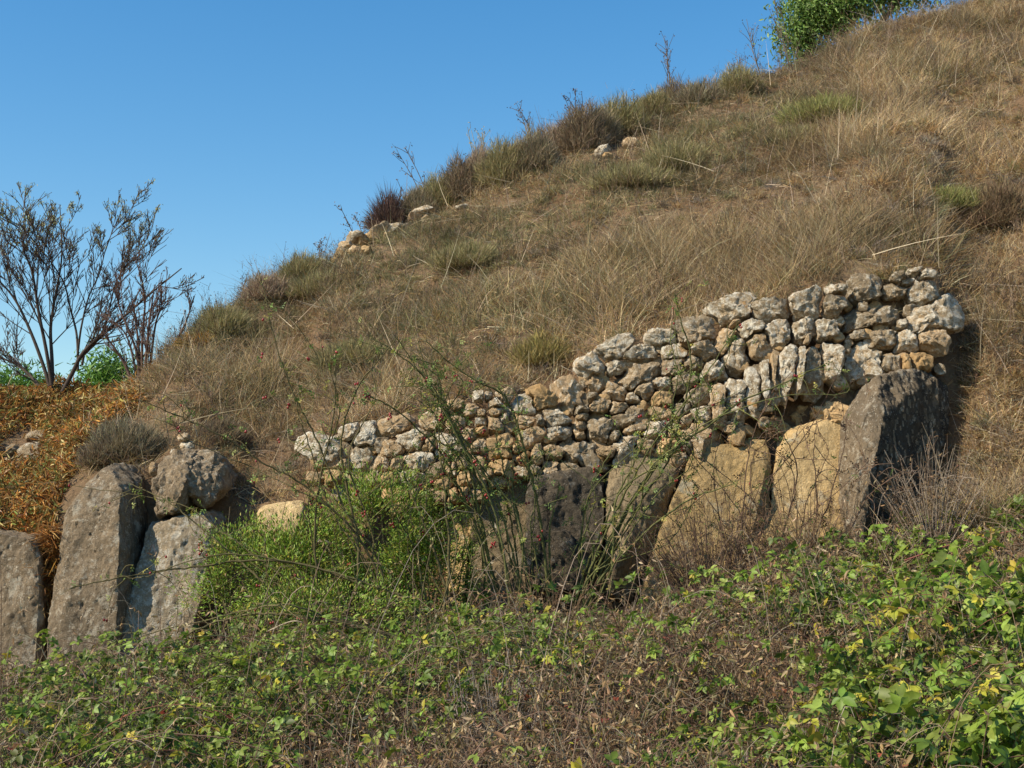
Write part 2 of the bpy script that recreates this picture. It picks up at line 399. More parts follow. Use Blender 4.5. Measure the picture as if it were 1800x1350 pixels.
# (centre x, centre y, width, height, tilt up to the right, tone, set back)
STONES = [
 (570,787,38,74,72,0),(555,838,16,28,90,1),(616,754,32,22,20,0),(608,778,42,26,0,3,.1),(648,760,38,38,0,0),(690,748,58,30,8,1),(726,766,32,66,80,0),(682,784,42,30,0,1),
 (633,806,50,38,25,0),(605,812,18,34,80,1),(669,812,30,25,0,1),(697,812,28,24,0,1),(733,806,50,27,12,0),(754,775,26,30,0,1),(784,780,38,46,80,0),(757,738,30,27,10,1),
 (685,838,26,26,0,2),(717,836,40,28,-15,0),(693,866,30,30,0,2),(731,862,20,24,0,1),(751,866,16,24,0,1),(652,838,22,20,0,1),(618,838,26,22,0,1),(582,835,28,22,10,2),
 (766,824,22,24,0,3),(706,888,30,20,0,2),(842,692,18,14,0,0),(857,692,13,13,0,0),(872,705,20,16,0,0),(890,692,26,20,10,1),(918,710,38,36,0,0),(922,737,40,26,-5,1),
 (961,697,32,50,80,2),(848,738,20,14,0,0),(868,743,24,26,0,1),(886,731,16,14,0,0),(849,751,20,14,0,2),(845,722,14,12,0,1),(873,720,20,16,0,1),(826,716,24,18,0,1),
 (933,762,48,28,35,1),(880,784,46,40,0,2),(910,785,22,22,0,2),(947,796,40,24,60,1),(971,791,24,52,85,1),(950,735,16,20,0,3),(975,729,34,40,20,0),(981,756,36,23,5,0),
 (884,818,42,34,0,2),(920,803,24,28,0,2),(918,824,32,18,0,1),(943,822,26,20,0,3),(967,822,30,30,0,1),(1002,819,46,24,8,3),(1022,793,70,50,5,3),(842,781,26,24,0,1),
 (824,763,22,20,0,1),(818,838,26,32,0,2),(841,810,26,26,0,1),(860,828,20,18,0,1),(842,838,22,30,0,1),(812,811,26,24,0,3),(815,860,20,18,0,2),(876,842,26,16,0,1),(802,786,20,26,0,3),
 (1003,690,58,50,20,1),(1044,638,46,36,15,0),(1084,607,58,29,25,0),(1131,614,54,24,3,0),(1083,642,38,24,0,0),(1124,654,84,33,22,3),(1050,669,30,30,0,1),(1083,682,44,29,-12,1),
 (1113,694,16,26,80,0),(1136,681,32,26,0,3),(1041,694,20,16,0,3),(1056,709,38,23,8,1),(1088,714,30,22,5,1),(1024,715,24,16,0,3),(1026,728,20,18,0,1),(1108,730,64,31,20,3),
 (1023,745,16,20,0,1),(1056,747,48,46,10,3),(1021,762,18,18,0,1),(1167,588,46,25,10,0),(1186,613,40,26,5,0),(1183,643,40,30,0,3),(1166,668,34,24,0,0),(1164,698,30,30,0,2),
 (1165,724,36,26,0,1),(1160,749,44,32,0,0),(1118,748,42,15,15,1),(1082,764,24,24,0,3),(1101,782,46,48,0,0),(1068,790,18,52,85,1),(1134,779,20,36,80,1),(1174,779,40,30,0,2),
 (1207,735,30,32,0,1),(1210,776,32,38,60,3),(1228,576,66,42,12,3),(1293,541,62,44,20,0),(1358,537,68,33,12,0),(1295,560,24,14,20,1),(1322,569,40,32,20,0),(1278,593,56,32,62,1),
 (1294,617,62,40,75,0),(1338,596,40,40,0,1),(1373,580,54,44,50,0),(1243,610,42,38,25,3),(1224,634,40,28,30,3),(1259,642,40,34,10,0),(1203,665,40,30,0,3),(1232,691,32,34,20,3),
 (1266,705,66,26,85,1),(1297,690,62,38,75,0),(1327,680,62,30,78,0),(1349,662,62,17,82,0),(1363,645,66,14,82,1),(1386,640,80,34,78,0),(1238,724,36,30,15,0),(1224,760,64,54,35,1),
 (1202,720,26,24,0,3),(1300,766,100,36,8,2,.30),(1367,745,50,27,-12,2,.22),(1413,728,44,44,20,2,.26),(1462,722,58,42,20,2,.05),(1325,724,54,30,10,2,.35),(1445,700,22,18,0,2,.35),(1420,702,20,18,0,2,.38),
 (1480,692,32,16,0,1,.25),(1392,703,26,24,0,2,.36),(1424,529,52,44,20,0),(1470,532,46,36,45,3),(1473,503,32,15,5,0),(1528,504,48,44,10,3),(1578,508,48,27,15,3),(1599,490,26,16,10,0),
 (1626,508,52,46,30,0),(1612,475,26,14,10,0),(1632,478,30,16,0,0),(1587,481,24,17,20,3),(1538,549,114,50,12,3),(1646,546,86,48,14,0),(1416,570,46,34,40,0),(1456,572,50,40,20,0),
 (1590,563,22,18,0,0),(1512,583,36,20,15,3),(1554,587,54,42,0,3),(1598,594,44,38,5,0),(1644,592,44,36,5,1),(1411,636,90,15,78,0),(1433,634,80,38,82,3),(1424,590,36,13,70,1),
 (1468,621,62,48,78,0),(1522,629,62,72,80,0),(1574,632,36,44,80,3),(1597,630,36,16,90,2),(1620,627,34,30,0,2),
 (778,722,24,18,10,1),(800,706,22,16,5,1),(800,738,24,20,0,1),(795,820,24,24,0,1),(780,848,24,20,0,2),(770,868,24,18,0,1),(798,866,24,20,0,2),(740,886,26,18,0,2),(835,866,26,20,0,1),(1185,755,28,26,0,1),(1200,800,28,20,20,1)]
def wall_base(px): return np.interp(px, [540, 850, 1050, 1200, 1280, 1340, 1400, 1480, 1560, 1660], [865, 850, 825, 800, 760, 725, 680, 660, 650, 640])
def wall_face(px, py):
    o = max(0.0, min(1.0, (px-1190)/50))*max(0.0, min(1.0, (1510-px)/40))
    return 11.42-0.06*o*math.exp(-((py-(wall_base(px)-45))/60)**2)+0.0011*(wall_base(px)-py)+0.04*math.sin(px*0.013)

SA = np.array([(s[0], s[1], s[2]/2, s[3]/2, math.radians(s[4])) for s in STONES], float)
def sdist(i, p):
    dx, dy = p[:, 0]-SA[i, 0], -(p[:, 1]-SA[i, 1]); c, s = math.cos(SA[i, 4]), math.sin(SA[i, 4])
    return (np.abs((dx*c+dy*s)/SA[i, 2])**4.5+np.abs((-dx*s+dy*c)/SA[i, 3])**4.5)**(1/4.5)
def cell(i, na=56):
    th = np.arange(na)*2*math.pi/na
    cand = [j for j in range(len(SA)) if j != i and np.hypot(*(SA[j, :2]-SA[i, :2])) < 130 and (len(STONES[j]) > 6) == (len(STONES[i]) > 6)]
    rr = np.linspace(2, 75, 147)
    P = np.stack([SA[i, 0]+np.cos(th)[:, None]*rr[None], SA[i, 1]-np.sin(th)[:, None]*rr[None]], -1)
    fl = P.reshape(-1, 2); me_ = sdist(i, fl).reshape(na, -1)
    oth = np.min([sdist(j, fl) for j in cand], axis=0).reshape(na, -1) if cand else np.full_like(me_, 9)
    bad = (me_ > oth) | (me_ > 1.55)
    k = np.argmax(bad, axis=1); r = rr[np.maximum(k-1, 0)]
    r = np.maximum(r-0.5, 2.5)
    r = r*(1+.05*np.sin(th*3+i)+.04*np.sin(th*5+2*i))
    return (np.roll(r, 1)+3*r+np.roll(r, -1))/5

wall = empty('dry_stone_wall', at(1100, 830, 11.5))
tag(wall, 'dry stone wall of rough lichened stones stepping up the hillside above upright slabs', 'wall')
area = [s[2]*s[3] for s in STONES]
order = sorted(range(len(STONES)), key=lambda k: -area[k]); big = set(order[:100])
small = [Bag() for _ in range(4)]
for k, s in enumerate(STONES):
    back = s[6] if len(s) > 6 else 0.0
    rad = cell(k)
    dep = max(0.16, min(0.42, 1.0*math.sqrt(s[2]*s[3])*11.5/F))
    W, fc = stone_mesh(s[0], s[1], rad, wall_face(s[0], s[1])+back+random.uniform(-.03, .03), dep, 100+k)
    if k in big: mesh_obj('stone', W, fc, ST[s[5]], wall, sharp=32)
    else: small[s[5]].add(W, fc, (1, 1, 1))
rs = np.random.default_rng(3)                                       # rubble packing behind the faces
tops = np.array([(550, 770), (640, 756), (740, 730), (830, 705), (900, 700), (960, 690), (1010, 670), (1030, 650), (1080, 615), (1160, 600), (1250, 575), (1290, 555), (1350, 550), (1440, 530), (1540, 515), (1640, 510), (1660, 540)], float)
for k in range(260):
    px = rs.uniform(555, 1655); t0 = np.interp(px, tops[:, 0], tops[:, 1]); b0 = wall_base(px)+20
    py = rs.uniform(t0+8, b0)
    r = rs.uniform(8, 17)*(1+.25*rs.normal(size=26)*.4)
    r = (np.roll(r, 1)+r+np.roll(r, -1))/3
    W, fc = stone_mesh(px, py, r, wall_face(px, py)+rs.uniform(.06, .15), 0.12, 900+k, 12, 4)
    small[[1, 2, 3, 1][k % 4]].add(W, fc, (1, 1, 1))
pack = Bag()
for tone, bg_ in enumerate(small):
    Vt = np.concatenate(bg_.V); Ft = [np.concatenate(v) for v in bg_.F.values()]
    pack.add(Vt, Ft, (1, 1, 1))
# faces are stored by size, so rebuild the material index in the same order
mi = []
for size in pack.F:
    for tone, bg_ in enumerate(small):
        mi += [tone]*sum(len(f) for f in bg_.F.get(size, []))
po = pack.build('small_stones', ST[0], wall); tag(po, kind='stuff')
for m_ in ST[1:]: po.data.materials.append(m_)
po.data.polygons.foreach_set('material_index', np.array(mi, np.int32))

def hull_rock(name, pts, mat, seed, depth=0.6, vox=0.017, amp=0.036, zs=0.5, label=None, cat='boulder', group=None, shrink=0.97, chips=8, smooth=2, back=(0, 0), fine=1.0, flank=None):
    """rock from front points (px,py,distance) pushed back by depth; hull, voxel skin, chips and weathering"""
    P = np.array([at(*p) for p in pts]); c = P.mean(0); P = c+(P-c)*np.array([1.035, 1, 1.015])
    Q = c+(P-c)*np.array([shrink, 1, shrink])+np.array([back[0], depth, back[1]])
    bm = bmesh.new()
    for v in np.vstack([P, Q]): bm.verts.new(v)
    bmesh.ops.convex_hull(bm, input=bm.verts[:])
    me = bpy.data.meshes.new('tmp'); bm.to_mesh(me); bm.free()
    o = bpy.data.objects.new('tmp', me); COL.objects.link(o)
    r = o.modifiers.new('r', 'REMESH'); r.mode = 'VOXEL'; r.voxel_size = vox
    s = o.modifiers.new('s', 'SMOOTH'); s.iterations = smooth; s.factor = 0.6
    dg = bpy.context.evaluated_depsgraph_get(); ev = bpy.data.meshes.new_from_object(o.evaluated_get(dg))
    bpy.data.objects.remove(o); bpy.data.meshes.remove(me)
    n = len(ev.vertices); V = np.empty(n*3); ev.vertices.foreach_get('co', V); V = V.reshape(-1, 3)
    NR = np.empty(n*3); ev.vertices.foreach_get('normal', NR); NR = NR.reshape(-1, 3)
    rs = np.random.default_rng(seed); ctr = V.mean(0); ext = np.ptp(V, axis=0)/2
    for k in range(chips):
        nn = rs.normal(size=3); nn[1] = -abs(nn[1])*.6; nn /= np.linalg.norm(nn)
        q = (V-ctr)/ext; d = q@nn; lim = d.max()*rs.uniform(.89, .975)
        V = (q-np.maximum(d-lim, 0)[:, None]*nn)*ext+ctr
    a = fract(V, 2.2, seed, 3, zs)*amp*1.1+fract(V, 9.0, seed+9, 4, zs)*amp*.45*fine
    pit = fract(V, 19.0, seed+20, 3, .5); a -= np.maximum(pit-.4, 0)*amp*.9*fine; a += fract(V, 30.0, seed+31, 3, .8)*amp*.24*fine
    V = V+NR*a[:, None]
    org = np.array([ctr[0], ctr[1], V[:, 2].min()])
    ev.vertices.foreach_set('co', (V-org).ravel()); ev.update()
    ev.polygons.foreach_set('use_smooth', np.ones(len(ev.polygons), bool)); ev.set_sharp_from_angle(angle=math.radians(30))
    ev.materials.clear(); ev.materials.append(mat); ev.name = name
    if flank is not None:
        ev.materials.append(flank); ev.polygons.foreach_set('material_index', np.array([1 if p.normal.x > .3 else 0 for p in ev.polygons], np.int32))  # right-facing faces take the black lichen colour, also painting in that side's shade
    o = bpy.data.objects.new(name, ev); COL.objects.link(o); o.location = org
    return tag(o, label, cat if label else None, group)
def Yp(pts, Y): return [(x, y, Y) for x, y in pts]
G = 'upright slabs at the foot of the slope'
hull_rock('standing_slab', [(-60, 930, 11.55), (0, 930, 11.5), (58, 944, 11.45), (68, 975, 11.45), (66, 1060, 11.4), (70, 1120, 11.35), (60, 1230, 11.3), (-60, 1230, 11.4)], SLAB_GREY, 1, 0.5,
          label='wide grey slab cut by the left edge, orange leaves hanging over its top', cat='slab', group=G)
hull_rock('standing_slab', [(198, 812, 11.75), (172, 828, 11.62), (150, 852, 11.55), (121, 880, 11.5), (109, 920, 11.45), (104, 985, 11.4), (88, 1100, 11.3), (74, 1230, 11.25), (198, 1230, 11.15), (208, 1120, 11.2),
          (211, 1040, 11.22), (209, 900, 11.35), (214, 850, 11.5), (236, 812, 11.85), (258, 835, 12.0)], SLAB_GREY, 2, 0.85, back=(0.06, -0.02),
          label='tallest grey standing slab with a rounded shoulder and dark right flank', cat='slab', group=G)
hull_rock('standing_slab', [(264, 917, 11.6), (300, 906, 11.55), (355, 896, 11.55), (383, 906, 11.65), (380, 945, 11.55), (364, 1000, 11.45), (340, 1100, 11.35), (310, 1230, 11.25), (205, 1230, 11.25), (218, 1110, 11.35), (242, 1000, 11.45), (252, 940, 11.55)],
          SLAB_PALE, 3, 0.7, label='leaning grey slab under the split boulder, beside the green shrub', cat='slab', group=G)
bo = empty('split_boulder', at(325, 907, 11.8))
tag(bo, 'pale cracked boulder perched on top of the leaning grey slab', 'boulder')
for nm, pp, sd in (('boulder_half', [(268, 852, 11.6), (284, 820, 11.7), (318, 793, 11.85), (340, 794, 11.8), (326, 850, 11.5), (312, 880, 11.5), (301, 905, 11.55), (270, 908, 11.6)], 4),
                   ('boulder_half', [(325, 796, 11.85), (350, 795, 11.85), (383, 808, 11.85), (394, 835, 11.8), (385, 868, 11.75), (362, 884, 11.65), (337, 882, 11.6), (324, 858, 11.55), (326, 820, 11.65)], 5)):
    o = hull_rock(nm, pp, SLAB_GREY, sd, 0.5, 0.018, 0.05, 0.9, fine=1.4, chips=5)
    o.location = Vector(o.location)-bo.location; o.parent = bo
hull_rock('flat_stone', [(452, 893, 11.45), (482, 885, 11.55), (526, 882, 11.55), (532, 900, 11.45), (520, 935, 11.4), (490, 990, 11.3), (455, 930, 11.35)], SLAB_YEL, 6, 0.35, 0.024, 0.02, label='pale flat stone poking out of the slope behind the green shrub', cat='stone')
hull_rock('standing_slab', [(800, 880, 11.6), (826, 872, 11.55), (832, 930, 11.5), (822, 1000, 11.45), (812, 1090, 11.4), (780, 1090, 11.5), (785, 960, 11.6)], SLAB_YEL, 7, 0.4, label='narrow ochre slab glimpsed behind the rose canes', cat='slab', group=G)
hull_rock('standing_slab', [(826, 878, 11.5), (860, 846, 11.6), (905, 833, 11.62), (945, 832, 11.6), (950, 900, 11.5), (935, 1010, 11.4), (930, 1130, 11.3), (835, 1130, 11.3), (828, 1000, 11.4)], SLAB_BROWN, 8, 0.5, label='brown slab behind the leaning rose canes, left of the black slab', cat='slab', group=G)
hull_rock('standing_slab', [(940, 838, 11.42), (965, 830, 11.45), (1035, 822, 11.48), (1062, 834, 11.45), (1064, 900, 11.4), (1056, 970, 11.34), (1020, 1045, 11.28), (960, 1040, 11.25), (935, 980, 11.3), (934, 880, 11.36)], SLAB_DARK, 9, 0.55, label='broad black lichened slab in the middle, under the brown stones', cat='slab', group=G)
hull_rock('broken_block', [(923, 930, 11.22), (945, 924, 11.22), (1000, 935, 11.24), (1030, 1000, 11.2), (1034, 1034, 11.2), (1000, 1040, 11.15), (930, 1035, 11.1), (921, 990, 11.15)], SLAB_DARK, 10, 0.3, label='dark broken block resting against the foot of the black slab', cat='block')
hull_rock('standing_slab', [(1066, 842, 11.45), (1080, 824, 11.48), (1105, 806, 11.5), (1150, 796, 11.52), (1200, 808, 11.52), (1196, 836, 11.5), (1160, 925, 11.42), (1128, 1000, 11.38), (1108, 1055, 11.35), (1072, 1046, 11.2), (1068, 990, 11.22), (1104, 960, 11.18), (1112, 880, 11.28)], SLAB_BROWN, 11, 0.5,
          label='tooth shaped brown slab narrowing to a point between two dark gaps', cat='slab', group=G)
hull_rock('standing_slab', [(1216, 798, 11.45), (1226, 788, 11.47), (1310, 777, 11.47), (1346, 774, 11.47), (1354, 795, 11.40), (1353, 850, 11.33), (1349, 893, 11.27), (1328, 905, 11.25), (1300, 990, 11.20), (1230, 1100, 11.05), (1118, 1100, 11.05), (1135, 1030, 11.15), (1190, 862, 11.35)], SLAB_YG, 12, 0.5, amp=.024,
          label='big leaning slab with ochre top and grey weathered foot', cat='slab', group=G)
hull_rock('standing_slab', [(1378, 764, 11.45), (1400, 752, 11.48), (1440, 742, 11.49), (1520, 741, 11.51), (1525, 800, 11.45), (1520, 870, 11.37), (1470, 960, 11.31), (1400, 965, 11.31), (1352, 930, 11.33), (1362, 825, 11.39)], SLAB_YEL, 13, 0.45, amp=.02, fine=.7,
          label='clean yellow slab beside the tall grey block, lit by the sun', cat='slab', group=G)
hull_rock('rock_ledge', [(1250, 925, 11.35), (1305, 912, 11.33), (1400, 890, 11.4), (1480, 893, 11.4), (1490, 960, 11.2), (1400, 990, 11.1), (1250, 1060, 11.0), (1200, 1060, 11.05)], SLAB_YG, 14, 0.5, label='low ochre rock ledge at the foot of the yellow slab', cat='rock ledge')
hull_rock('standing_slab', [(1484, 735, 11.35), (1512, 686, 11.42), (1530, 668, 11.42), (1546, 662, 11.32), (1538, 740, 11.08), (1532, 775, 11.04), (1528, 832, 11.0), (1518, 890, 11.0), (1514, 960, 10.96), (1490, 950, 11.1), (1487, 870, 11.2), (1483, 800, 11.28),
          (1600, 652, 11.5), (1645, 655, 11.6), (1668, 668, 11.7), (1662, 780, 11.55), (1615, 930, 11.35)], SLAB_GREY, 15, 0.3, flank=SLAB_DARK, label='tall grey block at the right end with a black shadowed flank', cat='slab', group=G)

def small_rock(name, cx, cy, w, h, tone, Y, seed, label, group, rot=0, cat='stone', depth=None):
    th = np.arange(32)*2*math.pi/32; c, s = math.cos(math.radians(rot)), math.sin(math.radians(rot))
    a, b_ = np.cos(th)*c+np.sin(th)*s, -np.cos(th)*s+np.sin(th)*c
    r = 1/(np.abs(a/(w/2))**2.6+np.abs(b_/(h/2))**2.6)**(1/2.6)
    W, fc = stone_mesh(cx, cy, r, Y, depth or max(.1, math.sqrt(w*h)*Y/F), seed, 18)
    root = np.array([W[:, 0].mean(), W[:, 1].mean(), W[:, 2].min()])
    o = mesh_obj(name, W-root, fc, ST[tone]); o.location = root
    return tag(o, label, cat, group)
GS = 'small stones on the earth above the slabs'
for k, (cx, cy, ww, hh, tn, lb) in enumerate([(320, 766, 24, 16, 1, 'topmost small round stone above the split boulder'), (327, 781, 26, 18, 0, 'grey stone leaning right just above the split boulder'),
        (303, 794, 12, 16, 0, 'small white upright stone left of the split boulder top'), (267, 822, 16, 26, 1, 'thin upright stone wedged between tall slab and split boulder'), (295, 806, 16, 18, 2, 'orange stone tucked against the boulder shoulder')]):
    small_rock('stone', cx, cy, ww, hh, tn, 11.85, 300+k, lb, GS)
GO = 'outcrop stones among the orange leaves'
for k, (cx, cy, ww, hh, tn, lb) in enumerate([(62, 761, 58, 22, 3, 'flat capping stone of the outcrop among orange leaves'), (48, 795, 54, 50, 3, 'largest grey stone of the outcrop below the flat capping stone'), (14, 785, 26, 22, 3, 'dark stone at the left edge above a paler one'),
        (8, 812, 42, 30, 0, 'pale stone at the left edge under the dark one'), (2, 858, 16, 24, 0, 'small pale stone low among the orange leaves')]):
    small_rock('outcrop_stone', cx, cy, ww, hh, tn, on_hill(cx, cy+hh/2+4, 11.9)[1]-.12, 320+k, lb, GO, 6, depth=.3)
rw = empty('ruined_wall', at(700, 400, 16.6)); tag(rw, 'crumbling low wall of orange stained stones just under the hill crest', 'wall')
for k, (cx, cy, ww, hh, rot, tn) in enumerate([(622, 408, 32, 12, 12, 0), (635, 420, 22, 14, 15, 2), (664, 398, 34, 13, 28, 3), (686, 397, 34, 16, 18, 0), (650, 411, 22, 14, 10, 2), (708, 390, 26, 12, 15, 3), (622, 434, 20, 14, 0, 1), (600, 440, 18, 22, 60, 1), (590, 452, 16, 18, 30, 2),
        (738, 364, 38, 12, 12, 0), (754, 369, 12, 14, 80, 0), (728, 379, 22, 11, 5, 1), (811, 357, 18, 12, 10, 0), (680, 410, 16, 12, 0, 2), (745, 379, 16, 10, 0, 1), (604, 424, 22, 12, 20, 1), (640, 434, 16, 12, 5, 2)]):
    th = np.arange(28)*2*math.pi/28; c, s = math.cos(math.radians(rot)), math.sin(math.radians(rot))
    a, b_ = np.cos(th)*c+np.sin(th)*s, -np.cos(th)*s+np.sin(th)*c
    r = 1.5/(np.abs(a/(ww/2))**2.6+np.abs(b_/(hh/2))**2.6)**(1/2.6)
    p = on_hill(cx, cy+6, 12)
    W, fc = stone_mesh(cx, cy-4, r, p[1]-0.42, .5, 400+k, 16); mesh_obj('stone', W, fc, ST[tn], rw)
GR = 'stones showing through the upper slope'
for k, (cx, cy, ww, hh, rot, tn, lb) in enumerate([(1060, 258, 24, 15, 35, 0, 'grey stone showing high on the slope under the crest shrubs'), (1064, 241, 20, 9, 45, 0, 'thin tilted stone above the grey one near the crest'), (1070, 270, 16, 10, 10, 2, 'orange stone at the foot of the crest stones'), (1108, 245, 20, 12, 10, 1, 'pale stone under the olive shrub on the crest')]):
    p = on_hill(cx, cy+6, 12)
    small_rock('stone', cx, cy, ww*1.45, hh*1.45, tn, p[1]-.4, 440+k, lb, GR, rot)

# ------------------------------------------------------------------ dry grass of the slope (stuff)
def blob(px, py, L):
    o = np.zeros_like(px)
    for x, y, sx, sy, a in L: o = o+a*np.exp(-((px-x)/sx)**2-((py-y)/sy)**2)
    return o
STRAW = [(.47, .345, .18), (.53, .41, .235), (.39, .275, .135), (.43, .30, .15), (.58, .47, .30)]
BROWN = [(.24, .15, .07), (.31, .19, .08), (.20, .125, .065), (.27, .19, .105), (.34, .22, .09)]
OLIVE = [(.20, .185, .085), (.165, .155, .075), (.25, .22, .10), (.21, .205, .115), (.14, .13, .065)]
GREYB = [(.27, .22, .165), (.22, .18, .14), (.33, .27, .20)]
DIRT = [(.16, .095, .05), (.13, .08, .045), (.10, .065, .04)]

def sample_hill(n, ylo, yhi, x0=-9, x1=12.5):
    """random hillside points between two distance functions of u, per world area"""
    x = RNG.uniform(x0, x1, n); y = RNG.uniform(5, 25, n); u = x/y
    m = (y > ylo(u)) & (y < yhi(u)) & (np.abs(u) < 0.55)
    return x[m], y[m]
def slope_lo(u):
    yt, _ = ci(TOP, u); yb, _ = ci(BASE, u)
    return np.where(u > 0.275, yb-0.2, yt-0.05)
def slope_hi(u): return ci(RIDGE, u)[0]+1.6
def slope_nrm(x, y):
    e = 0.08
    return norm(np.stack([-(hill_z(x+e, y)-hill_z(x-e, y))/(2*e), -(hill_z(x, y+e)-hill_z(x, y-e))/(2*e), np.ones_like(x)], -1))

x, y = sample_hill(185000, slope_lo, slope_hi)
z = hill_z(x, y); P = np.stack([x, y, z], -1); px, py = proj(P)
# bare and special patches
keep = RNG.random(len(x)) > np.clip(blob(px, py, [(60, 820, 130, 110, 1.2), (150, 720, 120, 40, 1.0), (310, 800, 60, 40, .5), (480, 900, 60, 25, .5), (628, 432, 56, 24, .92), (690, 404, 44, 20, .92), (746, 378, 36, 18, .92), (811, 362, 16, 10, .9), (1066, 262, 26, 26, 1.2), (1108, 250, 18, 14, 1.2)]), 0, .97)
x, y, z, P, px, py = x[keep], y[keep], z[keep], P[keep], px[keep], py[keep]
xe = RNG.uniform(2.4, 4.6, 9000); ye = RNG.uniform(10.4, 12.4, 9000); ze = hill_z(xe, ye); pe = np.stack([xe, ye, ze], -1); qx, qy = proj(pe)
m = (qx > 1600) & (qx < 1860) & (qy > 520) & (qy < 940) & ((qx > 1690) | (qy > 880))
x, y, z, P = np.concatenate([x, xe[m]]), np.concatenate([y, ye[m]]), np.concatenate([z, ze[m]]), np.concatenate([P, pe[m]]); px, py = proj(P)
nt_ = len(x)
pn = vn(x, y, 0.9, 21); pn2 = vn(x, y, 2.6, 22); pn3 = vn(x, y, 0.55, 23)
olive_w = np.clip(blob(px, py, [(620, 500, 170, 90, .55), (420, 570, 90, 60, .6), (900, 400, 170, 90, .4), (1130, 330, 160, 90, .55), (1250, 200, 150, 60, .5), (800, 620, 150, 60, .35), (560, 640, 90, 60, .2), (1000, 560, 200, 60, .25)])+0.9*(pn-.5)+.12, 0.02, .85)
straw_w = np.clip(blob(px, py, [(1250, 470, 260, 60, .7), (1400, 430, 160, 60, .5), (1600, 230, 160, 160, .25), (1020, 380, 80, 50, .3), (600, 700, 130, 60, .45), (1180, 560, 120, 40, .4), (430, 640, 110, 60, .35), (1500, 120, 100, 60, .3), (1330, 330, 110, 70, .25), (900, 610, 90, 50, .3), (1730, 640, 90, 180, .25)])+0.8*(pn2-.5)+.30, .05, .9)
r = RNG.random(nt_)
kind = np.where(r < olive_w, 2, np.where(RNG.random(nt_) < straw_w, 0, np.where(RNG.random(nt_) < .25, 3, 1)))
nb = np.where(kind == 2, 8, np.where(kind == 0, 7, 6))
idx = np.repeat(np.arange(nt_), nb); n = len(idx)
k = kind[idx]
Cc = np.empty((n, 3))
for kk, cl in ((0, STRAW), (1, BROWN), (2, OLIVE), (3, GREYB)):
    m = k == kk; Cc[m] = pick(cl, m.sum())
Cc = Cc*(0.52+.92*vn(x, y, 1.5, 31))[idx, None]*(0.8+.4*vn(x, y, 5.0, 32))[idx, None]
nrm_ = slope_nrm(x, y)[idx]
sp = np.where(k == 2, 0.95, np.where(k == 0, 0.75, 1.0))[:, None]
tuftlean = rdir(nt_)[idx]*np.array([.5, .5, .2])
D = norm(np.array([0.05, -.1, 1.0])*.8+nrm_*.35+rdir(n)*sp+tuftlean*.7)
D[:, 2] = np.abs(D[:, 2])
clump = (.35+2.1*(vn(x, y, 3.4, 41)*.7+vn(x, y, 1.1, 42)*.5)**2.2)[idx]
L = np.where(k == 2, .12, np.where(k == 0, .19, .14))*RNG.uniform(.5, 1.35, n)*clump
L = L*(1+.75*blob(px, py, [(1250, 480, 240, 50, 1), (1430, 440, 150, 55, 1), (1130, 540, 110, 50, .8), (600, 700, 120, 45, .7), (820, 660, 110, 40, .7), (1600, 160, 120, 80, .4), (1730, 700, 70, 130, .6)]))[idx]
W = np.where(k == 2, .0055, .0048)*RNG.uniform(.6, 1.35, n)
jr = np.where(k == 2, .07, .045)[:, None]
bag = Bag()
Bp = P[idx]+rdir(n)*jr*np.array([1, 1, .15])-np.array([0, 0, .03])
blades(bag, Bp, D, L, W, jit(Cc, .22), .45, 3)
# small scrubby weeds: domes of short twigs and tiny leaves
ns = 3400; sel = RNG.choice(nt_, ns); hR = RNG.uniform(.06, .19, ns)*(.6+.8*vn(x[sel], y[sel], .8, 44)); ids = np.repeat(np.arange(ns), 70); n = len(ids)
pal = np.array([OLIVE[0], OLIVE[2], OLIVE[3], BROWN[0], BROWN[1], GREYB[0], GREYB[1], (.13, .10, .07), (.30, .20, .08), STRAW[2]])
ow = np.clip(blob(px[sel], py[sel], [(620, 500, 200, 100, .7), (420, 570, 120, 70, .7), (950, 380, 220, 110, .6), (1250, 220, 200, 80, .6)])+.25, 0, .85)
sc_ = np.where(RNG.random(ns) < ow, RNG.integers(0, 3, ns), RNG.integers(3, 10, ns))
dv = rdir(n); dv[:, 2] = np.abs(dv[:, 2]); c0 = P[sel][ids]
tip = c0+dv*hR[ids][:, None]*RNG.uniform(.55, 1.1, (n, 1))*np.array([1.15, 1.15, .95])
blades(bag, c0+(tip-c0)*.35+rdir(n)*.015, norm(dv+rdir(n)*.7+np.array([0, 0, .25])), hR[ids]*RNG.uniform(.4, .8, n), RNG.uniform(.0035, .0075, n), jit(pal[sc_][ids]*RNG.uniform(.75, 1.3, ns)[ids][:, None], .22), .25, 2)
m_ = RNG.random(n) < .3; n_ = int(m_.sum())
leaves(bag, tip[m_], rdir(n_), rdir(n_)+np.array([0, -.2, .6]), RNG.uniform(.010, .022, n_), jit(pal[sc_][ids][m_]*RNG.uniform(.75, 1.3, ns)[ids][m_][:, None], .2), .7)
# stalks with dark seed heads
sel = RNG.choice(nt_, 2800); n = len(sel); D_ = norm(rdir(n)*.35+np.array([0, 0, 1.])); L_ = RNG.uniform(.2, .5, n)
cs = jit(pick([(.15, .10, .065), (.20, .14, .09), (.11, .075, .05), (.30, .22, .14)], n), .15); blades(bag, P[sel], D_, L_, np.full(n, .006), cs, .05, 3)
for q_ in range(7):
    b_ = P[sel]+D_*(L_*RNG.uniform(.5, 1, n))[:, None]; dd = norm(D_+rdir(n)*.8); l_ = RNG.uniform(.03, .12, n); blades(bag, b_, dd, l_, np.full(n, .0045), cs, .1, 2)
    leaves(bag, b_+dd*(l_*.9)[:, None], rdir(n), rdir(n), RNG.uniform(.012, .024, n), cs*.9, .8)
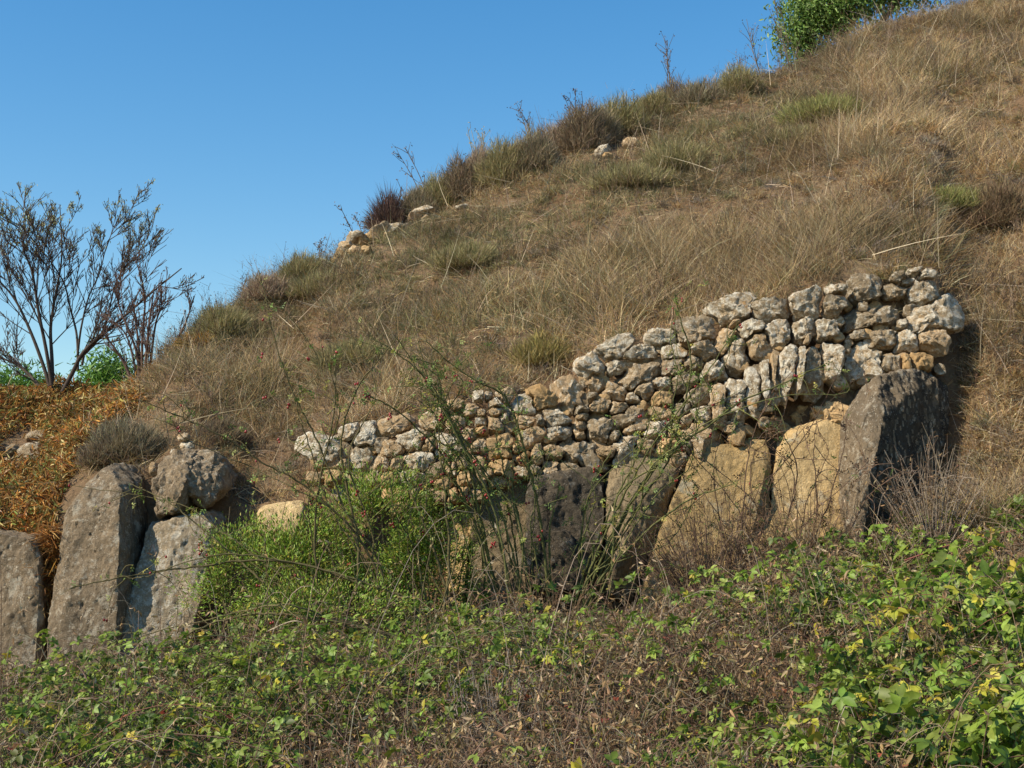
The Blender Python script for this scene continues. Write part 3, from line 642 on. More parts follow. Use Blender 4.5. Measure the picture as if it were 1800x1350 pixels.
# short matted thatch lying on the ground
sel = RNG.choice(nt_, int(nt_*.9)); n = len(sel)
blades(bag, P[sel]+rdir(n)*.05+np.array([0, 0, .02]), norm(rdir(n)*np.array([1, 1, .35])+np.array([0, -.15, .1])), RNG.uniform(.08, .22, n), RNG.uniform(.004, .009, n), jit(pick(STRAW+BROWN+GREYB, n), .2), .3, 2)
tag(bag.build('dry_grass', M_GRASS), 'matted dry straw grass covering the whole slope', 'grass', kind='stuff')

# fallen and standing pale stalks in the grass
sel = RNG.choice(nt_, 900); n = len(sel); bag = Bag()
up = RNG.random(n) < .45
D = np.where(up[:, None], norm(rdir(n)*.45+np.array([0, 0, 1.])), norm(rdir(n)*np.array([1, .6, .25])+np.array([0, -.1, .25])))
blades(bag, P[sel]+np.array([0, -.02, .06]), D, RNG.uniform(.25, .75, n), RNG.uniform(.005, .010, n), jit(pick([(.58, .48, .33), (.50, .40, .27), (.40, .32, .22), (.30, .22, .15)], n), .1), .12, 4)
tag(bag.build('fallen_stalks', M_GRASS), 'pale broken stalks lying across the dry grass', 'stalks', kind='stuff')

# ------------------------------------------------------------------ orange withered strap leaves on the left (stuff)
def polymask(px, py, poly):
    ins = np.zeros(len(px), bool); m = len(poly)
    for i in range(m):
        (x1, y1), (x2, y2) = poly[i], poly[(i+1) % m]
        c_ = ((y1 > py) != (y2 > py)) & (px < (x2-x1)*(py-y1)/(y2-y1+1e-9)+x1); ins ^= c_
    return ins
x, y = sample_hill(160000, lambda u: ci(BASE, u)[0]+.1, slope_hi, -7.5, -2.5)
P = np.stack([x, y, hill_z(x, y)], -1); px, py = proj(P)
m = polymask(px, py, [(-80, 700), (60, 700), (230, 692), (250, 715), (185, 765), (145, 800), (118, 850), (104, 900), (95, 960), (75, 1000), (62, 950), (-80, 930)])
m &= RNG.random(len(x)) < .5*np.clip(1-blob(px, py, [(36, 800, 62, 52, 1.5)]), .0, 1)
P = P[m]; n0 = len(P); idx = np.repeat(np.arange(n0), 13); n = len(idx); bag = Bag()
oc = pick([(.40, .19, .045), (.50, .31, .10), (.34, .145, .035), (.26, .10, .03), (.55, .42, .20), (.26, .24, .07), (.15, .19, .05), (.17, .09, .04)], n, [.19, .17, .15, .08, .13, .12, .08, .08])
D = norm(rdir(n)*.6+rdir(n0)[idx]*.35+np.array([0, -.15, .95]))
oc = oc*(.6+.8*vn(P[:, 0], P[:, 1], 5.0, 77))[idx, None]
lift = RNG.random(n)**1.3*(.06+.24*vn(P[:, 0], P[:, 1], 2.2, 79))[idx]
leaves(bag, P[idx]+rdir(n)*.06*np.array([1, 1, .1])+lift[:, None]*np.array([0, 0, 1]), norm(rdir(n)+np.array([0, -.25, .15])), rdir(n)+np.array([-.2, -.3, .5]), RNG.uniform(.04, .095, n), jit(oc, .3), .36, RNG.uniform(.1, .8, n))
sel = RNG.choice(n, n//4); blades(bag, P[idx][sel], D[sel], RNG.uniform(.10, .24, len(sel)), RNG.uniform(.008, .016, len(sel)), jit(oc[sel], .3), .8, 5)
# a tongue of them hanging between the two left slabs
t_ = RNG.random(900); cxp = np.interp(t_, [0, .5, 1], [88, 84, 74]); cyp = 930+t_*150
H = atv(cxp+RNG.normal(0, 9, 900), cyp, 11.62+RNG.uniform(-.05, .1, 900))
blades(bag, H, norm(rdir(900)*.7+np.array([0, -.6, .1])), RNG.uniform(.08, .2, 900), RNG.uniform(.009, .016, 900), jit(pick([(.42, .20, .045), (.30, .12, .03), (.22, .11, .04), (.40, .25, .10)], 900), .2), .9, 4)
tag(bag.build('withered_leaves', M_GRASS), 'orange withered strap leaves tumbling over the left bank', 'ground cover', kind='stuff')

# ------------------------------------------------------------------ shrubs
GC = 'shrubs along the hill crest'; GM = 'low shrubs on the slope'
def dome_shrub(name, px, py, wpx, hpx, cols, label, group, n=1500, wid=.007, spread=1.0, tip=None, lo=9.5, stems=True, back=0.0, leafy=0):
    p = on_hill(px, py, lo); p[1] += back; p[2] = hill_z(p[0:1], p[1:2])[0]
    s = p[1]/F; w, h = wpx*s/2*1.25, hpx*s*(1.2 if group == GC else .8); w *= 1.0 if group == GC else 1.15
    root = empty(name, p); tag(root, label, 'shrub', group)
    b = Bag(); m = int(n*1.5)
    m0 = m; az = RNG.uniform(0, 2*math.pi, m); rr = np.sqrt(RNG.random(m)); lobes = 0.78+.35*np.sin(az*3+px)*np.sin(az*2+py)
    tx = np.stack([np.cos(az)*w*rr*lobes, np.sin(az)*w*rr*lobes*.8, h*(1-.75*rr**2.2)*RNG.uniform(.5, 1.08, m)], -1)
    if cols is not DKB and wid < .01:
        m *= 3; dv = rdir(m); dv[:, 2] = np.abs(dv[:, 2]); rad_ = RNG.random((m, 1))**.35*RNG.uniform(.9, 1.08, (m, 1))
        lob = (.72+.5*vn(dv[:, 0]*2+px, dv[:, 1]*2+dv[:, 2]*2+py, 1.3, 9))[:, None]
        tx = dv*np.array([w, w*.8, h])*rad_*lob; L = RNG.uniform(.05, .13, m)*min(1.3, h/.3+.3)
        blades(b, p+tx-np.array([0, 0, .04]), norm(dv*.6+np.array([0, 0, .7])+rdir(m)*.6), L, RNG.uniform(.0035, .008, m), jit(pick(cols, m), .25)*RNG.uniform(.85, 1.2, (m, 1)), .2, 2)
        m = 200; tx = tx[:m]
    base = p+tx*np.array([.3, .3, 0.0])*RNG.uniform(.3, 1, (m, 1))-np.array([0, 0, .03])
    st = RNG.uniform(.25, .7, m)[:, None]
    A = base+(p+tx-base)*st*np.array([1, 1, 1]); Dv = (p+tx)-A
    L = np.linalg.norm(Dv, axis=1); D = norm(Dv+rdir(m)*L[:, None]*.35*spread)
    C = jit(pick(cols, m), .22)
    blades(b, A, D, np.maximum(L, .06)*RNG.uniform(.7, 1.3, m), wid*RNG.uniform(.6, 1.3, m), C, .12, 3)
    if leafy:
        k = int(leafy); sel = RNG.choice(m, k)
        leaves(b, A[sel]+Dv[sel]*RNG.uniform(.3, 1, (k, 1)), norm(rdir(k)+np.array([0, 0, .5])), rdir(k)+np.array([0, -.3, .8]), RNG.uniform(.02, .035, k), jit(pick(cols, k), .2), .7)
    b.build('foliage', M_GRASS, root)
    if stems:
        b = Bag()
        for i in range(10):
            q = p+tx[i]*.75; tube(b, spline([p-[0, 0, .05], p+(q-p)*.5+rdir(1)[0]*.03, q], 6), .008, .003, (.13, .09, .065), 4)
        b.build('stem', M_TWIG, root)
    return root
DKB = [(.10, .065, .055), (.13, .08, .065), (.16, .095, .07), (.085, .06, .05)]
OLG = [(.27, .235, .105), (.33, .285, .135), (.22, .19, .085), (.38, .32, .17)]
YGR = [(.30, .30, .10), (.36, .35, .13), (.25, .25, .085), (.22, .19, .08)]
BRN = [(.25, .19, .115), (.20, .145, .09), (.31, .24, .15), (.16, .12, .08)]
PINK = [(.38, .29, .20), (.31, .23, .15), (.45, .35, .245), (.25, .18, .12)]
GRD = [(.24, .20, .125), (.30, .25, .155), (.18, .15, .09), (.34, .28, .18)]
for a in [(684, 392, 84, 72, DKB, 'dark brown broom like shrub standing alone on the crest wall', GC, 1500),
          (735, 375, 66, 50, GRD, 'grey green shrub right beside the dark brown broom on the crest', GC, 1100),
          (768, 362, 70, 48, OLG, 'olive shrub above the flat stone of the crest wall', GC, 1200),
          (808, 352, 66, 62, BRN, 'brown bushy shrub on the crest above the pale wall stone', GC, 1300),
          (842, 320, 60, 50, PINK, 'pinkish straw tuft on the crest between brown and grey shrubs', GC, 1000),
          (886, 322, 76, 62, OLG, 'large grey olive shrub midway along the crest', GC, 1500),
          (938, 300, 72, 62, GRD, 'dark greyish shrub midway along the crest with deep shade', GC, 1500),
          (978, 268, 66, 50, PINK, 'pinkish dry tuft on the crest above the dark greyish shrub', GC, 1000),
          (1024, 262, 70, 66, BRN, 'dark brown shrub left of the high grey stones', GC, 1500),
          (1086, 236, 92, 54, OLG, 'rounded olive shrub just above the high grey stones', GC, 1600),
          (1150, 205, 70, 40, OLG, 'small flat olive shrub on the skyline right of the rounded one', GC, 1000),
          (910, 312, 60, 50, BRN, 'brown shrub between the two big greyish crest shrubs', GC, 1100),
          (1058, 248, 56, 46, GRD, 'grey shrub immediately above the high grey stones', GC, 900),
          (1190, 192, 74, 40, BRN, 'brownish shrub on the skyline at the foot of the branching stalk', GC, 900),
          (535, 492, 74, 36, OLG, 'pale olive shrub on the skyline below the left tip of the crest wall', GC, 900),
          (1230, 185, 80, 36, GRD, 'low grey shrub on the skyline below the tall bare stalks', GC, 1000),
          (1300, 165, 80, 40, OLG, 'olive tuft on the skyline just left of the green tree', GC, 1000),
          (470, 525, 70, 34, PINK, 'straw coloured tuft on the lower skyline', GC, 800),
          (392, 590, 90, 44, OLG, 'olive cushion shrub at the lower end of the skyline', GC, 1300),
          (1450, 215, 120, 54, YGR, 'yellow green cushion shrub high on the slope below the tree', GM, 2000),
          (1668, 372, 104, 52, YGR, 'yellow green cushion shrub on the right side above the wall end', GM, 1800),
          (1400, 255, 80, 40, OLG, 'olive shrub just below the higher yellow green cushion', GM, 1000),
          (225, 800, 96, 66, GRD, 'grey brown twiggy shrub on top of the tallest slab', GM, 1700),
          (185, 815, 60, 50, BRN, 'small brown tuft leaning over the shoulder of the tallest slab', GM, 900),
          (385, 780, 70, 50, BRN, 'brown grass tuft right above the split boulder', GM, 900),
          (620, 640, 100, 50, OLG, 'olive low shrub in the middle slope left of the rose canes', GM, 1300),
          (560, 520, 90, 46, OLG, 'olive shrub in the upper left slope below the crest wall', GM, 1200),
          (820, 470, 100, 50, OLG, 'olive shrub in the middle of the upper slope', GM, 1200),
          (1110, 330, 120, 50, OLG, 'wide olive shrub below the high grey stones', GM, 1500),
          (1190, 300, 90, 60, OLG, 'olive broom shrub in the upper middle slope', GM, 1300),
          (950, 640, 70, 60, [(.30, .24, .08), (.24, .20, .07), (.34, .27, .11)], 'mustard coloured tuft just above the big angular wall stone', GM, 900),
          (1760, 400, 90, 90, [(.16, .11, .065), (.22, .15, .085), (.28, .20, .115)], 'dark overhanging tuft at the right edge of the slope', GM, 1500),
          (352, 612, 76, 42, [(.40, .20, .05), (.26, .20, .06), (.20, .16, .06), (.45, .27, .08)], 'orange and green spiky clump beside the lower skyline', GM, 500)]:
    dome_shrub('shrub', *a[:7], n=a[7], wid=.018 if 'spiky' in a[5] else .0075)

# ------------------------------------------------------------------ lush green shrubs in front of the slabs
DEADL = [(.22, .13, .06), (.29, .18, .085), (.15, .09, .05), (.14, .16, .04), (.32, .23, .12)]
GRN = [(.165, .26, .026), (.22, .34, .038), (.125, .195, .022), (.28, .40, .055), (.34, .44, .08), (.34, .32, .05)]
def leafy_shrub(px, py, wpx, hpx, Y, label, n, size=.03, group='green shrubs before the slabs', cols=GRN, wid=.55):
    s = Y/F; c = at(px, py, Y); w, h = wpx*s/2, hpx*s/2
    base = np.array([c[0], c[1], hill_z(c[0:1], c[1:2])[0]])
    root = empty('green_shrub', base); tag(root, label, 'shrub', group)
    nc = max(24, n//95); dv = rdir(nc); dv[:, 1] = -np.abs(dv[:, 1])*RNG.uniform(-.4, 1, nc); dv = norm(dv)
    cc = c+dv*np.array([w, w*.6, h])*RNG.uniform(.35, 1.0, (nc, 1))**.6*np.where(RNG.random((nc, 1)) < .22, RNG.uniform(1.1, 1.45, (nc, 1)), 1.0)
    k = RNG.integers(0, nc, n); b = Bag()
    Pl = cc[k]+RNG.normal(size=(n, 3))*.06*RNG.uniform(.6, 1.5, nc)[k][:, None]
    up_ = norm((Pl-c)/np.array([w, w, h])+rdir(n)*.8+np.array([0, -.2, .7]))
    leaves(b, Pl, up_, rdir(n)*.8+np.array([-.4, -.5, .6]), size*RNG.uniform(.6, 1.4, n), jit(np.where(RNG.random((n, 1)) < .07, pick(DEADL, n), pick(cols, n)), .2)*(.7+.6*RNG.random(nc))[k][:, None], wid, .2)
    for i in range(26): d_ = norm(rdir(1)[0]*.6+np.array([0, -.3, .8])); q = cc[RNG.integers(0, nc)]; tube(b, np.array([q, q+d_*.12+rdir(1)[0]*.02, q+d_*RNG.uniform(.2, .34)]), .0035, .002, (.22, .16, .09), 4)
    b.build('foliage', M_LEAF, root)
    b = Bag()
    for i in range(min(nc, 40)):
        q = cc[i]*1.06-c*.06; tube(b, spline([base+rdir(1)[0]*.05, base+(q-base)*.5+rdir(1)[0]*.06, q], 7), .009, .003, (.17, .15, .07), 4)
    b.build('stem', M_TWIG, root)
leafy_shrub(660, 945, 225, 215, 10.95, 'tall bright green shrub below the left end of the wall', 13000, .032, wid=.42)
leafy_shrub(535, 1010, 210, 160, 10.8, 'middle green shrub beside the leaning grey slab', 7000, .030)
leafy_shrub(590, 1085, 330, 110, 10.2, 'low loose green shrub spilling into the brambles', 6000, .028)
leafy_shrub(425, 1015, 140, 160, 10.9, 'left green shrub overlapping the leaning grey slab', 6500, .028)
leafy_shrub(750, 1020, 170, 190, 10.75, 'right green shrub at the foot of the narrow ochre slab', 6000, .028)

# ------------------------------------------------------------------ dog rose canes with hips
RLEAF = [(.14, .22, .045), (.19, .28, .06), (.11, .17, .035), (.28, .32, .08), (.38, .34, .07)]
HIP = None
def hip_mesh():
    global HIP
    if HIP is None:
        HIP = []
        for v in range(4):
            bm = bmesh.new(); rs = random.Random(v)
            for k in range(1+v):
                M = Matrix.Translation((rs.uniform(-.018, .018), rs.uniform(-.014, .014), rs.uniform(-.018, .018)))@Matrix.Rotation(rs.uniform(-.6, .6), 4, 'X')@Matrix.Diagonal((.0075, .0075, .0105, 1))
                bmesh.ops.create_uvsphere(bm, u_segments=10, v_segments=7, radius=1, matrix=M)
            me = bpy.data.meshes.new('hip_cluster'); bm.to_mesh(me); bm.free(); me.materials.append(M_HIP)
            me.polygons.foreach_set('use_smooth', np.ones(len(me.polygons), bool)); HIP.append(me)
    return HIP
def rose_bush(label, canes, nleaf=60, nhip=20, green=(.115, .115, .042), twigs=7.5, leafcol=RLEAF, name='dog_rose', rad=.0118, hips=True, group='rose bushes'):
    pts0 = [at(*c[0]) for c in canes]; base = np.mean(pts0, axis=0)
    root = empty(name, base); tag(root, label, 'rose bush' if hips else 'shrub', group)
    lb = Bag(); tips = []
    canes = canes+[[(p[0]+random.gauss(0, 14+46*i/len(c)), p[1]+random.gauss(0, 12), p[2]+random.uniform(-.12, .12)) for i, p in enumerate(c)] for c in canes]
    for ci_, c in enumerate(canes):
        pl = spline([at(*q) for q in c], 10+5*len(c)); m = len(pl)
        pl[1:-1] += rdir(m-2)*.006
        b = Bag(); col = np.array(green)*random.uniform(.75, 1.25); rad_ = rad*(1 if ci_ < len(canes)//2 else .62)
        tube(b, pl, rad_*random.uniform(.8, 1.25), rad_*.3, col, 6)
        th = 26; ti = RNG.integers(1, m-1, th)                          # thorns
        blades(b, pl[ti], norm(rdir(th)), np.full(th, .018), np.full(th, .006), np.tile(np.array([.24, .19, .10]), (th, 1)), .2, 1)
        ln = np.sum(np.linalg.norm(np.diff(pl, axis=0), axis=1))
        for k in range(int(twigs*ln*.7)):
            i = RNG.integers(int(m*.25), m-1); d = norm(pl[min(i+1, m-1)]-pl[i-1]+rdir(1)[0]*1.3); L = RNG.uniform(.10, .38)*(1.3-i/m*.5)
            tw = spline([pl[i], pl[i]+d*L*.5+rdir(1)[0]*.03, pl[i]+d*L+np.array([0, 0, -.03])+rdir(1)[0]*.04], 7)
            tube(b, tw, .0035, .0014, col*1.15, 4); tips.append(tw)
        b.build('cane', M_TWIG, root)
        tips.append(pl[int(m*.3):])
    for tw in tips:
        k = max(1, int(nleaf/14)); i = RNG.integers(0, len(tw), k)
        for j in range(k):
            a = norm(rdir(1)[0]+np.array([0, -.2, .15])); q = 5
            s_ = np.linspace(.15, 1, q)*RNG.uniform(.03, .055)
            pp = tw[i[j]]+a*s_[:, None]; side = norm(np.cross(a, rdir(1)[0]))
            ax = norm(side*np.array([1, -1, 1, -1, 0])[:, None]+a*np.array([.5, .5, .5, .5, 1])[:, None])
            nn = np.tile(norm(np.cross(a, side)+np.array([-.3, -.3, .5])), (q, 1))
            leaves(lb, pp, ax, nn, RNG.uniform(.016, .028, q), jit(np.tile(pick(leafcol, 1), (q, 1)), .15), .9, .2)
    lb.build('leaves', M_LEAF, root)
    if hips:
        for k in range(nhip):
            tw = tips[RNG.integers(0, len(tips))]; q = tw[-1] if RNG.random() < .6 else tw[RNG.integers(0, len(tw))]
            o = bpy.data.objects.new('hip_cluster', hip_mesh()[RNG.choice(4, p=[.3, .35, .2, .15])]); link(o, root)
            o.location = Vector(q-base)+Vector((0, -.008, -.012)); o.rotation_euler = (0, 0, RNG.uniform(0, 6)); s_ = RNG.uniform(.85, 1.2); o.scale = (s_, s_, s_)
def Y_(l, y0, y1): return [(a, b_, y0+(y1-y0)*i/(len(l)-1)) for i, (a, b_) in enumerate(l)]
rose_bush('large rose bush whose bundle of green canes leans left across the wall', [
    Y_([(915, 1110), (880, 960), (838, 840), (805, 765), (762, 690), (728, 640), (690, 585)], 10.75, 10.3),
    Y_([(930, 1110), (898, 960), (866, 865), (828, 790), (788, 730), (758, 680), (735, 600)], 10.75, 10.4),
    Y_([(968, 1110), (955, 960), (940, 865), (916, 770), (888, 698), (850, 676), (795, 640), (748, 600)], 10.8, 10.4),
    Y_([(935, 1110), (916, 930), (889, 838), (870, 760)], 10.8, 10.7), Y_([(870, 1100), (848, 960), (806, 855), (770, 790), (700, 725), (640, 690)], 10.7, 10.3),
    Y_([(885, 1110), (860, 985), (838, 880), (815, 790), (776, 700), (770, 640)], 10.8, 10.5), Y_([(950, 1110), (925, 1000), (905, 900), (900, 820)], 10.7, 10.7),
    Y_([(860, 1110), (850, 1000), (846, 900), (852, 800)], 10.85, 10.8), Y_([(975, 1110), (968, 1010), (966, 930), (985, 850)], 10.8, 10.8),
    Y_([(900, 1100), (870, 900), (800, 760), (745, 660), (650, 590)], 10.6, 10.2)], 34, 34)
rose_bush('rose bush whose bundle of green canes leans right over the tooth shaped slab', [
    Y_([(1005, 1105), (1046, 980), (1092, 880), (1142, 790), (1200, 712), (1240, 660), (1300, 570)], 10.8, 10.5),
    Y_([(1022, 1105), (1072, 965), (1120, 865), (1172, 800), (1250, 745), (1310, 702), (1392, 668), (1450, 640)], 10.8, 10.5),
    Y_([(1012, 1105), (1058, 1015), (1130, 940), (1210, 880), (1290, 850)], 10.75, 10.6), Y_([(1035, 1105), (1078, 965), (1128, 880), (1176, 805), (1182, 720), (1196, 640)], 10.8, 10.6),
    Y_([(1000, 1105), (1030, 1000), (1070, 905), (1120, 800), (1150, 720)], 10.85, 10.8), Y_([(1015, 1105), (1050, 1000), (1105, 890), (1160, 810), (1195, 740), (1215, 640), (1196, 560), (1186, 515)], 10.8, 10.5),
    Y_([(1010, 1105), (1020, 960), (1036, 870), (1075, 790)], 10.9, 10.85)], 36, 26)
rose_bush('sprawling rose bush with long arching canes over the left green shrubs', [
    Y_([(690, 1090), (660, 975), (610, 905), (560, 780), (520, 700), (490, 620), (455, 475)], 10.5, 10.2),
    Y_([(700, 1090), (640, 960), (600, 910), (530, 850), (460, 812), (400, 772), (330, 738), (240, 702)], 10.4, 10.1),
    Y_([(745, 1080), (690, 1055), (560, 1000), (450, 985), (350, 996), (230, 1012), (122, 1034)], 10.2, 9.9),
    Y_([(700, 1120), (600, 1095), (480, 1080), (400, 1088), (300, 1130), (180, 1215)], 9.9, 9.6), Y_([(640, 1180), (540, 1100), (460, 1020), (380, 950), (300, 885), (230, 850)], 10.2, 10.6),
    Y_([(640, 1240), (540, 1215), (430, 1232), (290, 1290)], 9.4, 9.2), Y_([(780, 1090), (790, 980), (782, 870), (772, 750), (800, 660)], 10.5, 10.4),
    Y_([(620, 1100), (630, 960), (600, 800), (625, 690), (700, 590)], 10.4, 10.2), Y_([(560, 1100), (555, 900), (585, 740), (590, 620)], 10.4, 10.2),
    Y_([(800, 1090), (760, 960), (720, 860), (700, 800)], 10.5, 10.5), Y_([(760, 1100), (735, 980), (750, 880), (745, 800)], 10.55, 10.5)], 40, 54, (.12, .10, .045))
rose_bush('dead brown canes standing in front of the yellow slabs', [
    Y_([(1290, 1010), (1262, 900), (1256, 810), (1280, 730)], 10.7, 10.7), Y_([(1300, 1010), (1306, 900), (1316, 800), (1336, 735), (1400, 640)], 10.7, 10.6), Y_([(1330, 1010), (1300, 900), (1220, 800), (1190, 740)], 10.7, 10.7),
    Y_([(1400, 1010), (1450, 900), (1480, 800), (1490, 720)], 10.6, 10.6), Y_([(1350, 1010), (1400, 850), (1380, 770), (1340, 740)], 10.65, 10.6), Y_([(1420, 1010), (1436, 890), (1430, 800), (1436, 740)], 10.7, 10.7),
    Y_([(1470, 1000), (1520, 880), (1600, 820)], 10.5, 10.4), Y_([(1310, 1010), (1340, 930), (1350, 850), (1420, 760), (1480, 640)], 10.7, 10.6)], 30, 0, (.12, .075, .05), 6, [(.14, .08, .04), (.09, .055, .035), (.10, .15, .035), (.20, .12, .06)], 'withered_canes', .0062, False, 'dead shrubs below the wall')

# twiggy brown shrubs
def twig_bush(name, px, py, wpx, hpx, Y, cols, label, n, group, leafc=None, nl=0, r=.0045):
    s = Y/F; c = at(px, py, Y); gz0 = hill_z(c[0:1], c[1:2])[0]; c[2] = min(max(c[2], gz0), gz0+.15)
    root = empty(name, c); tag(root, label, 'shrub', group); b = Bag(); ends = []
    for i in range(n):
        a = RNG.uniform(-1, 1); top = c+np.array([a*wpx*s/2, RNG.uniform(-.25, .25), hpx*s*RNG.uniform(.45, 1)*(1-.35*a*a)])
        b0 = c+np.array([a*wpx*s*.12, RNG.uniform(-.06, .06), -.05]); mid = (b0+top)/2+rdir(1)[0]*.05
        pl = spline([b0, mid, top], 8); col = np.array(cols[i % len(cols)])
        tube(b, pl, r*random.uniform(.7, 1.1), r*.3, col, 4)
        for k in range(5):
            j = RNG.integers(2, 7); d = norm(pl[j+1]-pl[j]+rdir(1)[0]*.9)*RNG.uniform(.06, .2)
            tw = np.array([pl[j], pl[j]+d*.55+rdir(1)[0]*.01, pl[j]+d]); tube(b, tw, r*.45, r*.22, col*1.1, 3); ends.append(tw)
    b.build('branches', M_TWIG, root)
    if nl:
        b = Bag(); k = RNG.integers(0, len(ends), nl); q = np.array([ends[a][RNG.integers(1, 3)] for a in k])
        leaves(b, q, rdir(nl)+np.array([0, 0, -.4]), rdir(nl), RNG.uniform(.016, .035, nl), jit(pick(leafc, nl), .2), .6, .5)
        b.build('leaves', M_LEAF, root)
GD = 'dead shrubs below the wall'
twig_bush('dead_shrub', 1260, 1075, 320, 225, 10.6, [(.11, .07, .05), (.15, .095, .065), (.09, .06, .045)], 'dense brown twiggy shrub at the foot of the ochre leaning slab', 190, GD, DEADL, 1500)
twig_bush('dead_shrub', 1400, 1040, 220, 190, 10.5, [(.16, .10, .06), (.12, .08, .05)], 'thin brown shrub with seed heads before the rock ledge', 55, GD, DEADL, 700)
twig_bush('dead_shrub', 870, 1352, 190, 210, 7.5, [(.34, .29, .24), (.27, .225, .185), (.22, .175, .14)], 'pale grey leafless twig fan low in the middle of the thicket', 60, GD, None, 0, .004)
twig_bush('dead_shrub', 1640, 900, 200, 200, 10.3, [(.22, .17, .125), (.30, .24, .18), (.14, .095, .065)], 'grey brown tangle of dry stems against the flank of the tall grey block', 70, GD, DEADL[:3], 500)
twig_bush('dead_shrub', 970, 1130, 200, 160, 10.5, [(.16, .10, .06), (.20, .13, .08)], 'reddish brown twigs between the rose canes and the broken block', 36, GD, DEADL, 300)

# ------------------------------------------------------------------ bramble thicket (stuff)
n = 150000
x = RNG.uniform(-6.5, 7.5, n); y = RNG.uniform(5.2, 11.6, n); u = x/y
yb, _ = ci(BASE, u); m = (y < yb+np.where(u > .3, .35, -.05)) & (np.abs(u) < .56); x, y, u = x[m], y[m], u[m]
def thick_h(x, y):
    yb = ci(BASE, x/y)[0]
    return (.05+.25*vn(x, y, .9, 51)+.30*vn(x, y, 2.6, 52)**1.5)*np.clip((yb-y)/1.8+.12, .12, 1)
hh = thick_h(x, y); gz = hill_z(x, y)
def canopy(n_, lo=.55, hi=1.08):
    i = RNG.integers(0, len(x), n_); f = lo+(hi-lo)*RNG.random(n_)**.7
    return i, np.stack([x[i], y[i], gz[i]+hh[i]*f], -1), f
def gprob(P):
    px, py = proj(P)
    g_ = blob(px, py, [(300, 1280, 460, 120, .58), (560, 1130, 300, 100, .68), (1640, 1250, 260, 130, .72), (1500, 1030, 220, 70, .6), (1720, 1020, 150, 90, .6), (1000, 1110, 130, 40, .6), (120, 1260, 200, 90, .4), (820, 1110, 160, 60, .55), (1300, 1330, 220, 40, .35)])
    g_ -= blob(px, py, [(560, 1230, 90, 40, .4), (330, 1200, 70, 30, .4), (90, 1230, 60, 30, .3), (700, 1320, 90, 30, .5), (1180, 1220, 230, 90, .5), (880, 1290, 160, 70, .35), (1350, 1130, 140, 60, .35), (230, 1210, 80, 30, .3)])
    return np.clip(g_+1.5*(vn(P[:, 0], P[:, 1], 2.3, 61)-.5)+.08, .05, .92)
GL = [(.155, .225, .026), (.22, .295, .04), (.115, .165, .022), (.28, .355, .065), (.085, .13, .02), (.44, .38, .045)]
DL = [(.28, .175, .08), (.37, .245, .115), (.20, .13, .065), (.46, .335, .18), (.135, .09, .052), (.52, .41, .24)]
bag = Bag()
# arching canes carrying compound leaves
def stems(n_, hmul, spread):
    k = RNG.integers(0, len(x), n_); b0 = np.stack([x[k], y[k], gz[k]], -1); H = hh[k]*hmul*RNG.uniform(.5, 1.3, n_); az = RNG.uniform(0, 2*math.pi, n_); R_ = H*spread*RNG.uniform(.4, 1.6, n_)
    t = np.linspace(0, 1, 9); arc = np.sin(t*math.pi*.62)/np.sin(math.pi*.5)
    pts = b0[:, None]+np.stack([np.cos(az)[:, None]*R_[:, None]*t**1.3, np.sin(az)[:, None]*R_[:, None]*t**1.3, H[:, None]*arc], -1)
    return pts+np.cumsum(RNG.normal(size=pts.shape), 1)*.006
def ribbon(pts, wd, C):
    n_, m_, _ = pts.shape; T = norm(np.gradient(pts, axis=1)); sd = norm(np.cross(T, np.array([.25, .9, .35])))
    hw = (wd[:, None]*(1-.55*np.linspace(0, 1, m_))[None])[..., None]*sd*.5; hv = np.cross(T, sd)*np.linalg.norm(hw, axis=-1, keepdims=True)
    V = np.stack([pts+hw, pts-hw*.5+hv*.87, pts-hw*.5-hv*.87], 2).reshape(-1, 3)
    o = (np.arange(n_)*m_*3)[:, None, None]+(np.arange(m_-1)*3)[None, :, None]; j = np.arange(3)[None, None]; j2 = (j+1) % 3
    bag.add(V, np.stack([o+j, o+j2, o+3+j2, o+3+j], -1).reshape(-1, 4), np.repeat(C, m_*3, axis=0))
S_ = stems(9500, 1.3, 1.3); g_ = gprob(S_[:, 5]); S_ = S_[RNG.random(len(S_)) < g_*.85]; n = len(S_)
ribbon(S_, RNG.uniform(.004, .008, n), jit(pick([(.14, .12, .05), (.20, .09, .06), (.17, .12, .07), (.11, .13, .04)], n), .2))
per = 9; sid = np.repeat(np.arange(n), per); ti = RNG.integers(2, 9, n*per); P = S_[sid, ti]; n2 = len(P)
pc = pick(GL, n, [.28, .25, .17, .14, .12, .04])
Cl = jit(np.where(RNG.random((n2, 1)) < .75, pc[sid], pick(GL, n2)), .24); px, _ = proj(P); big_ = np.clip((px-1150)/450, 0, 1)
Cl = Cl*(.92+.14*big_)[:, None]
S = RNG.uniform(.018, .055, n2)*(1+.6*big_)*RNG.uniform(.75, 1.2, n)[sid]
A = norm(rdir(n2)*np.array([1, 1, .5])+np.array([-.15, -.3, .1])); Nn = norm(np.array([-.3, -.3, .65])+rdir(n2)*.7)
P = P+A*.02; k5 = (RNG.random(n) < .45)[sid]
compound(bag, P[k5], A[k5], Nn[k5], S[k5], Cl[k5], 5, .95); compound(bag, P[~k5], A[~k5], Nn[~k5], S[~k5], Cl[~k5], 3, 1.1)
